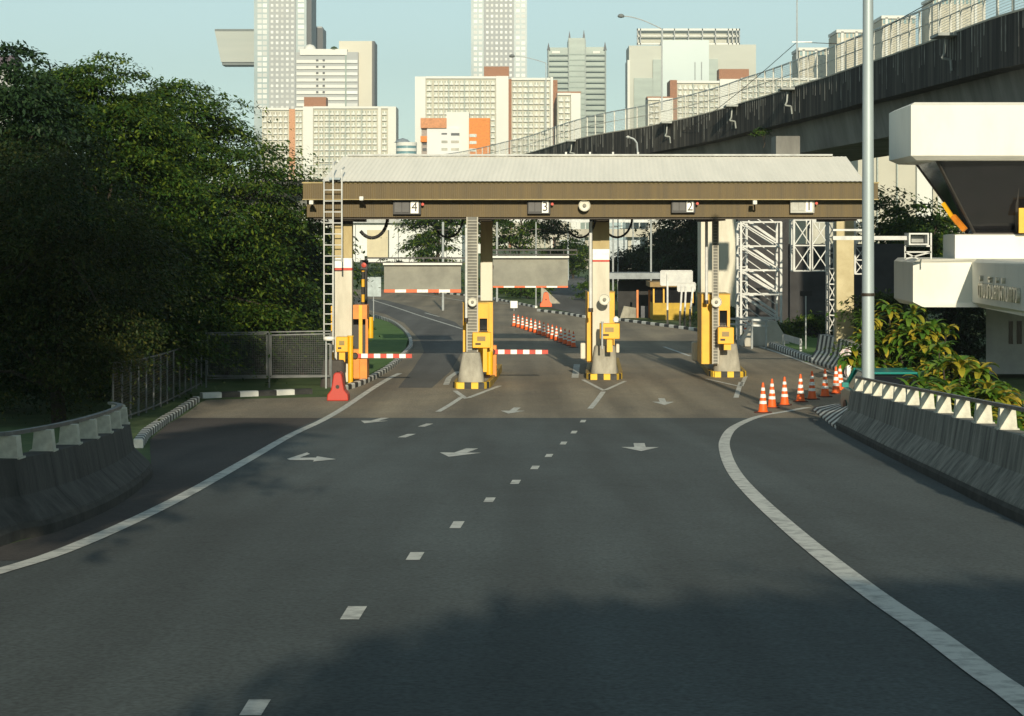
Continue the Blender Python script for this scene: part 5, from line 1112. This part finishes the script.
# small fittings on the canopy ridge
rf = thing('roof_aerial', at(595, 158, 72), 'white aerial rail with three short stubs along the canopy ridge', 'aerial')
m = MB(); m.bar(at(552, 156.5, 72), at(639, 156.5, 72), .05); m.build('rail', TRUSS, rf)
for px in (566, 590, 613, 638): m = MB(); m.bar(at(px, 158, 72), at(px, 152, 72), .07); m.build('stub', TRUSS, rf)
rl = thing('ridge_lamp', at(637, 157, 73), 'small curved lamp on the canopy ridge', 'lamp'); m = MB(); m.path([at(638, 157, 73), at(637, 143, 73), at(634, 139, 73), at(629, 137, 73)], .03); m.build('arm', GALV, rl); m = MB(); m.lathe([(.01, -.05), (.09, 0), (.01, .05)], at(628, 137, 73), n=10); m.build('lamp_head', WHITE, rl)
# dark cable loops under the canopy
for px, Y in ((372, 70), (580, 71), (617, 72), (448, 72)):
    t = thing('cable_loop', at(px, 222, Y), {372: 'thick black cable loop right of the leftmost column', 580: 'black cable loop left of the third column top', 617: 'black cable loop right of the third column top', 448: 'short dark cable bundle left of the second column top'}[px], 'cable')
    a = at(px, 218, Y); m = MB(); m.path([(a[0] + .55 * math.cos(u), Y, a[2] + .05 - .75 * math.sin(u)) for u in np.linspace(0, 2.4, 10)], .06 if px < 400 else .04); m.build('cable', BLACK, t)

# ------------------------------------------------------------------ city skyline
def px_box(parent, name, m, a, b_, ya, yb, Y, dep, loc=None):
    k = MB(); x0, x1 = X(a, Y), X(b_, Y); z1 = zz(ya, Y); z0 = zz(yb, Y) if yb else -.7; k.box(x0, x1, Y, Y + dep, z0, z1); return k.build(name, m, parent)
_cnt = {}
def grid(parent, name, mats, a, b_, ya, yb, nx, nz, Y, wf=.6, hf=.55, proud=.15, recess=None, shape='pane'):
    # windows: one shared mesh copied; the largest hundred are parts, the remainder is one "stuff" part
    x0, x1 = X(a, Y), X(b_, Y); z1, z0 = zz(ya, Y), zz(yb, Y); dx, dz = (x1 - x0) / nx, (z1 - z0) / nz; w, h = dx * wf, dz * hf; org = wloc(parent)
    k = MB()
    if shape == 'balcony':
        k.box(-w / 2, w / 2, -.2, .1, -h / 2, h / 2, 0); k.box(-w / 2, w / 2, -1.2, 0, -h / 2 - .35 * dz * .5, -h / 2 + .1 * dz, 1); k.box(-w * .1, w * .12, -.35, -.2, -h / 2 + .15 * h, h / 2, 1)
    else: k.box(-w / 2, w / 2, -proud, .1, -h / 2, h / 2, 0)
    rest = MB(); proto = None; mats = mats if isinstance(mats, list) else [mats]
    for j in range(nz):
        for i in range(nx):
            c = Vector((x0 + dx * (i + .5), Y, z1 - dz * (j + .5))); key = (parent.name, name); _cnt[key] = _cnt.get(key, 0) + 1
            if _cnt[key] <= 100:
                if proto is None: o = k.build(name, mats, parent, None); 
                if proto is None:
                    for v in o.data.vertices: v.co += org
                    proto = o
                else: o = proto.copy(); C.objects.link(o)
                o.location = c - org
            else: rest.add([(v[0] + c.x, v[1] + c.y, v[2] + c.z) for v in k.v], k.f, 0); rest.mi[-len(k.f):] = k.mi
    if rest.v: o = rest.build(name, mats, parent); o['kind'] = 'stuff'
def building(name, label, cx, Y, cat='building', grp=None): return thing(name, (X(cx, Y), Y, -.7), label, cat, grp)
CREAM = mat('block_cream', (.55, .53, .44), .85, (.45, .44, .37), .03); CRW = mat('block_white', (.72, .73, .69), .8, (.65, .66, .62), .02)
WIN = mat('window_tone', (.24, .25, .21), .4, (.42, .40, .32), .25, thr=(.42, .58)); WING = mat('window_green', (.24, .31, .27), .3, (.44, .45, .36), .3, thr=(.42, .58))
BRK = mat('roof_brown', (.36, .17, .09), .8); ORB = mat('block_orange', (.80, .26, .04), .7); GLS = mat('tower_glass', (.26, .34, .36), .25, (.36, .43, .44), .03, thr=(.4, .6)); GRY = mat('tower_grey', (.40, .42, .42), .8, (.34, .36, .37), .02)
GLD = mat('green_glass', (.15, .22, .20), .3, (.20, .28, .25), .06, thr=(.4, .6), stretch=(1, 1, 4)); DARKB = mat('dark_tower', (.05, .06, .07), .5); WHG = mat('pane_white', (.62, .64, .62), .4, (.48, .52, .52), .1)
for _m in (WIN, WING, WHG):
    t = _m.node_tree; n = t.nodes; l = t.links; b = n['Principled BSDF']; src = b.inputs['Base Color'].links[0].from_socket
    g = n.new('ShaderNodeNewGeometry'); oi = n.new('ShaderNodeObjectInfo'); ad = n.new('ShaderNodeMath'); ad.operation = 'ADD'; l.new(g.outputs['Random Per Island'], ad.inputs[0]); l.new(oi.outputs['Random'], ad.inputs[1])
    fr_ = n.new('ShaderNodeMath'); fr_.operation = 'FRACT'; l.new(ad.outputs[0], fr_.inputs[0]); mr = n.new('ShaderNodeMapRange'); mr.inputs[3].default_value = .78; mr.inputs[4].default_value = 1.2; l.new(fr_.outputs[0], mr.inputs[0])
    sc = n.new('ShaderNodeVectorMath'); sc.operation = 'SCALE'; l.new(src, sc.inputs[0]); l.new(mr.outputs[0], sc.inputs['Scale']); l.new(sc.outputs[0], b.inputs['Base Color'])
# left glass condominium tower
Y = 1100; T = building('condominium_tower', 'tall glass edged condominium tower on the left with columns of white windows', 283, Y)
px_box(T, 'glass_body', GLS, 254, 306.5, -60, None, Y, 30); px_box(T, 'dark_side', DARKB, 306.5, 311.5, -60, None, Y + 3, 27); px_box(T, 'window_bay', GRY, 269, 295.5, -60, None, Y - 1.5, 2)
grid(T, 'window', WHG, 269.5, 295, -8, 110, 5, 22, Y - 1.5, .5, .5); grid(T, 'window', WHG, 257, 267.5, -8, 110, 2, 22, Y, .8, .7); grid(T, 'window', WHG, 297, 305, -8, 110, 1, 22, Y, .8, .7)
Yq = 1130; T = building('cantilever_block', 'grey block with slanted sides jutting out left of the glass tower', 235, Yq)
m = MB(); m.prism([(X(221, Yq), zz(62, Yq)), (X(262, Yq), zz(62, Yq)), (X(262, Yq), zz(30, Yq)), (X(214.5, Yq), zz(30, Yq))], Yq, Yq + 15); m.build('block', mat('pod_grey', (.36, .40, .38), .7, (.42, .45, .42), .05, stretch=(.2, 1, 3)), T)
m = MB(); m.pbox(222, 262, 62, 65, Yq + 1, 13); m.pbox(214.8, 262, 29, 31, Yq - .3, 15); m.build('edge', mat('pod_dark', (.16, .19, .19), .6), T); m = MB(); m.box(X(255, Yq), X(262, Yq), Yq + 2, Yq + 12, -.7, zz(62, Yq)); m.build('core', GRY, T)
Y = 1150; T = building('dark_tower', 'narrow dark tower peeking right of the glass tower', 318, Y); px_box(T, 'body', DARKB, 311, 323, 28, None, Y, 20); px_box(T, 'roof', GRY, 312, 322, 26.5, 28, Y + 2, 12)
Y = 950; T = building('banded_office', 'grey office with white horizontal bands, roof dome and pale slab', 335, Y)
px_box(T, 'body', GRY, 296, 358, 52, None, Y, 25); px_box(T, 'slab', mat('slab_cream', (.62, .60, .50), .8, (.55, .53, .45), .03), 339, 372, 41, None, Y + 4, 20); px_box(T, 'slab_side', DARKB, 372, 374.5, 41, None, Y + 5, 20); px_box(T, 'upper_storey', CRW, 300, 347, 49, 55, Y - 1, 20)
for j in range(9): px_box(T, 'floor_band', CRW, 296.5, 345, 60 + j * 6.2, 63 + j * 6.2, Y - .8, 1); px_box(T, 'floor_band', WHG, 346.5, 357.5, 60 + j * 6.2, 63 + j * 6.2, Y - .8, 1)
grid(T, 'window', DARKB, 314, 327, 57, 108, 2, 8, Y - 1.1, .35, .3); px_box(T, 'seam', GLD, 345, 346.5, 55, None, Y - 1, 1)
m = MB(); a = at(310, 50, Y + 5); m.lathe([(3.0, 0), (2.7, 1.2), (1.7, 2.3), (.01, 2.8)], a, n=20, cap=False); m.build('dome', CRW, T, smooth=True)
m = MB(); m.lathe([(.01, -1), (2.2, 0), (1.2, 1.4), (.01, 1.8)], at(334, 50, Y + 1), n=10); m.build('roof_garden', LEAF_A, T)
# apartment blocks
def apartments(label, Y, segs, grp='cream apartment blocks'):
    T = building('apartment_block', label, (segs[0][0] + segs[-1][1]) / 2, Y, grp=grp)
    for a, c, ya, kind, nx in segs:
        if kind == 'bay': px_box(T, 'wall', CREAM, a, c, ya, None, Y + 1, 18)
        elif kind == 'pier': px_box(T, 'white_pier', CRW, a, c, ya - 1, None, Y - 1, 20)
        elif kind == 'orange': px_box(T, 'orange_strip', mat('orange_strip', (.66, .34, .18), .8), a, c, ya, None, Y + .5, 18)
        elif kind == 'brown': px_box(T, 'brown_strip', BRK, a, c, ya, None, Y + .2, 18)
        elif kind == 'roof': px_box(T, 'roof_box', BRK, a, c, ya, nx, Y + 4, 10)
        if kind == 'bay' and nx >= 7:
            for k in range(1, nx // 3 + (1 if nx % 3 else 0)): u = a + (c - a) * k * 3 / nx; px_box(T, 'stair_strip', mat('strip_teal', (.40, .46, .42), .6), u - .55, u + .55, ya + 1.5, None, Y - .4, 1.6)
        if kind == 'bay':
            yb = 182 if a < 400 else 157; n = int((yb - ya) / 5.9)
            grid(T, 'balcony', [WING if int(a) % 2 else WIN, CRW], a + .5, c - .5, ya + 2, ya + 2 + n * 5.9, nx, n, Y + 1, .74, .55, shape='balcony')
            px_box(T, 'parapet', CRW, a, c, ya - 1.2, ya + 1, Y, 18)
    return T
apartments('wide cream apartment block left behind the canopy roof with white central pier', 900, [(262, 289, 109, 'bay', 5), (289, 295, 109, 'orange', 0), (295, 303, 109, 'bay', 2), (303, 313, 107.5, 'pier', 0), (313, 378, 107.5, 'bay', 12), (378, 381, 107.5, 'pier', 0), (381, 388, 107.5, 'bay', 1), (388, 396, 107.5, 'pier', 0), (304, 326, 97, 'roof', 108)])
apartments('large cream apartment block in the middle with brown roof box', 880, [(415, 425.5, 77.5, 'pier', 0), (425.5, 433, 77.5, 'bay', 1), (433, 496, 77.5, 'bay', 12), (496, 508.5, 77, 'pier', 0), (508.5, 511.5, 79, 'brown', 0), (511.5, 550.5, 79, 'bay', 7), (550.5, 553, 78, 'pier', 0), (553, 557.5, 80, 'brown', 0), (484, 509, 66.5, 'roof', 77)])
apartments('narrow cream apartment wing right of the large middle block', 860, [(557.5, 571, 94, 'bay', 2), (571, 580.5, 94, 'pier', 0), (557, 581, 91.5, 'roof', 94)])
apartments('cream apartment block with brown roof box seen over the flyover railing', 900, [(670, 677, 80, 'brown', 0), (677, 720, 82, 'bay', 8), (720, 741, 80, 'pier', 0), (741, 835, 79, 'bay', 16), (719, 749, 69, 'roof', 80)])
apartments('small white apartment wing left of the flyover lamp bracket', 880, [(648, 660, 99, 'bay', 2), (660, 673, 99, 'pier', 0), (647, 673, 96.5, 'roof', 99)])
apartments('cream apartment block under the flyover on the far right', 700, [(858, 917, 140, 'bay', 9), (917, 932, 139, 'pier', 0)])
# stepped tall blocks behind the railing on the right
def tower_block(label, a, c, ya, Y):
    T = building('tower_block', label, (a + c) / 2, Y, grp='cream tower blocks above the flyover'); px_box(T, 'body', mat('tower_cream', (.56, .53, .42), .85, (.50, .47, .38), .03), a, c, ya + 4, None, Y, 25)
    px_box(T, 'crown', CRW, a - .5, c + .5, ya, ya + 3, Y - 1, 25); grid(T, 'crown_window', mat('teal_glass', (.10, .26, .28), .3), a, c, ya + 3, ya + 9, max(4, int((c - a) / 4)), 1, Y, .6, .7)
    for k in range(3): px_box(T, 'pilaster', CRW, a + (c - a) * (.1 + .35 * k), a + (c - a) * (.1 + .35 * k) + 2.5, ya + 2, None, Y - 1, 2)
    grid(T, 'window', WIN, a, c, ya + 11, ya + 75, max(4, int((c - a) / 5)), 12, Y, .5, .5); return T
tower_block('first cream tower block with teal windows, just right of the mast', 799, 834, 47.5, 1000)
tower_block('second cream tower block partly behind the lamp post', 837, 878, 29.5, 950); tower_block('third cream tower block with teal crown windows right of the lamp post', 882, 915.5, 15.5, 920); tower_block('tallest cream tower block at the upper right', 933, 985, -4, 900)
# middle tall tower
Y = 1150; T = building('condominium_tower', 'tall pale condominium tower above the large middle apartment block', 499, Y)
px_box(T, 'glass_body', GLS, 471, 527, -60, None, Y, 30); px_box(T, 'window_bay', GRY, 484, 514, -60, None, Y - 1.5, 2); grid(T, 'window', WHG, 485, 513, -8, 78, 6, 16, Y - 1.5, .5, .5); grid(T, 'window', WHG, 473, 483, -8, 78, 2, 16, Y, .7, .6); grid(T, 'window', WHG, 515, 526, -8, 78, 2, 16, Y, .7, .6)
# green glass tower with horns
Y = 1050; T = building('spiked_tower', 'green glass tower with dark corner spikes', 577, Y)
px_box(T, 'left_bay', GLD, 548, 568.5, 47.5, None, Y + 2, 25); px_box(T, 'centre_bay', GLD, 568.5, 585, 38, None, Y, 28); px_box(T, 'right_bay', GLD, 585, 606, 47, None, Y + 2, 25)
for px, ya, yb in ((548.6, 42, 50), (569.6, 30, 42), (584, 29, 41), (605.2, 41, 50)): m = MB(); k = X(px, Y); w = .9; m.add([(k - w, Y + 1, zz(yb, Y)), (k + w, Y + 1, zz(yb, Y)), (k + w, Y + 3, zz(yb, Y)), (k - w, Y + 3, zz(yb, Y)), (k, Y + 2, zz(ya, Y))], [(3, 2, 1, 0), (0, 1, 4), (1, 2, 4), (2, 3, 4), (3, 0, 4)]); m.build('spike', DARKB, T)
for px in (548.2, 568.3, 585, 605.3): px_box(T, 'edge_rib', mat('rib_pale', (.34, .40, .38), .6), px, px + .9, 50 if px in (548.2, 605.3) else 40, None, Y - .4, 1)
for j in range(18): px_box(T, 'floor_line', mat('line_green', (.24, .32, .29), .5), 549, 605, 54 + j * 5.5, 55 + j * 5.5, Y - .2, .5)
px_box(T, 'roof_sign', CRW, 552, 560, 51, 53.5, Y + 1.6, .3); px_box(T, 'roof_sign', CRW, 593, 600, 51, 53.5, Y + 1.6, .3)
# wide grey office with roof frame
Y = 1000; T = building('office_block', 'wide pale office block with blue glass centre and open roof frame', 690, Y)
OFF = mat('office_pale', (.52, .54, .48), .8, (.46, .48, .43), .02, stretch=(1, 1, 5)); OG = mat('office_glass', (.34, .44, .45), .3, (.38, .48, .48), .02)
px_box(T, 'left_wing', OFF, 629, 662, 45.5, None, Y + 2, 25); px_box(T, 'right_wing', OFF, 709, 756, 44.5, None, Y + 2, 25); px_box(T, 'glass_centre', OG, 662, 709, 40, None, Y, 25); px_box(T, 'glass_strip', GLD, 653, 662, 59.5, None, Y + .5, 5)
px_box(T, 'lower_glass', GLD, 634, 653, 78, None, Y + 1, 5); px_box(T, 'glass_strip', GLD, 709, 718, 59, None, Y + .5, 5); px_box(T, 'edge_wall', CRW, 627.5, 630, 60, None, Y + 1, 20)
for a, c, ya, yb in ((637, 740, 28.5, 30.5), (637, 740, 35.5, 36.5), (637, 740, 43, 44.5)): px_box(T, 'frame_beam', CRW, a, c, ya, yb, Y + 8, 2)
for px in (637, 640, 662, 674, 688, 702, 715, 728, 732, 736, 739): px_box(T, 'frame_post', GRY, px, px + 1, 28.5, 45, Y + 8, 1.5)
px_box(T, 'glass_slot', mat('slot_dark', (.12, .17, .18), .4), 694.5, 695.5, 62, 80, Y - .1, .3); px_box(T, 'glass_slot', _M['slot_dark'], 701, 702, 62, 80, Y - .1, .3)
px_box(T, 'back_panel', mat('frame_back', (.58, .59, .52), .8), 638, 739, 31, 44, Y + 12, 1)
# orange and white building in front
Y = 620; T = building('orange_white_building', 'white building with orange right wing and brown upper left storey', 455, Y)
OW = mat('ow_white', (.72, .72, .72), .8, (.64, .65, .67), .05)
px_box(T, 'left_face', OW, 427, 459, 128, None, Y, 12); px_box(T, 'brown_storey', mat('ow_brown', (.66, .30, .14), .8), 420.5, 446.5, 118, 128, Y - .8, 12); px_box(T, 'centre_wall', CRW, 446.5, 469, 112, None, Y + .6, 12); px_box(T, 'orange_wing', ORB, 469, 490, 118, 157, Y, 12); px_box(T, 'orange_wing_base', CRW, 469, 488, 157, None, Y + 1, 10); px_box(T, 'left_side', mat('ow_side', (.42, .36, .32), .8), 421.5, 427, 128, None, Y + 1, 10); px_box(T, 'balcony_box', ORB, 420.5, 427, 136, 142, Y - .5, 3)
for a, c, ya, yb in ((451, 459.5, 133, 135.5), (441.5, 447.5, 140.5, 143), (451, 459, 140.5, 143), (441.5, 447.5, 148, 150.5), (451, 459, 148, 150.5), (441.5, 447, 133, 134.5)): px_box(T, 'window', WIN if ya != 133 else DARKB, a, c, ya, yb, Y - .15, .3)
for ya in (134, 141, 148.5): px_box(T, 'window', mat('ow_glass', (.55, .62, .60), .3), 469.5, 476.5, ya, ya + 3, Y - .15, .3)
for ya in (146, 152): px_box(T, 'balcony_dark', DARKB, 422.5, 426.5, ya - 4, ya - 1, Y + .8, .4)
Y = 700; T = building('round_low_building', 'low round white building with teal bands between the two apartment blocks', 406, Y)
k = X(406, Y); r = X(416.5, Y) - k
for i, (ya, yb) in enumerate(((142, 145.5), (145.5, 148), (148, 151), (151, 153.5), (153.5, 185))): m = MB(); m.lathe([(r * (1 if i % 2 == 0 else .97), zz(yb, Y)), (r * (1 if i % 2 == 0 else .97), zz(ya, Y))], (k, Y + r, 0), n=32); m.build('floor_ring' if i % 2 == 0 else 'window_ring', CRW if i % 2 == 0 else mat('teal_band', (.16, .32, .36), .3), T)
m = MB(); m.lathe([(r * .8, 0), (r * .5, 1.0), (.01, 1.6)], (X(402, Y), Y + r, zz(142, Y)), n=24, cap=False); m.build('dome', mat('dome_grey', (.30, .36, .40), .5), T, smooth=True)
T = building('grey_building', 'small dark gable roof peeking above the trees at the far left', 16, 90); px_box(T, 'wall', GRY, -30, 13, 66, None, 90.1, 1.2); m = MB(); m.prism([(X(-34, 90), zz(67, 90)), (X(16, 90), zz(67, 90)), (X(13, 90), zz(55, 90)), (X(-30, 90), zz(57, 90))], 90, 91.5); m.build('roof', mat('slate_purple', (.10, .08, .11), .7), T)

# the air over the city
HZ = bpy.data.materials.new('haze_air'); HZ.use_nodes = True; n = HZ.node_tree.nodes; n.remove(n['Principled BSDF']); pv = n.new('ShaderNodeVolumePrincipled'); pv.inputs['Color'].default_value = (.80, .90, .95, 1); pv.inputs['Density'].default_value = .00022; pv.inputs['Anisotropy'].default_value = .2
HZ.node_tree.links.new(pv.outputs[0], n['Material Output'].inputs['Volume'])
o = MB().box(-2100, 2100, -210, 2300, -3, 190).build('haze', HZ); tag(o, kind='stuff')
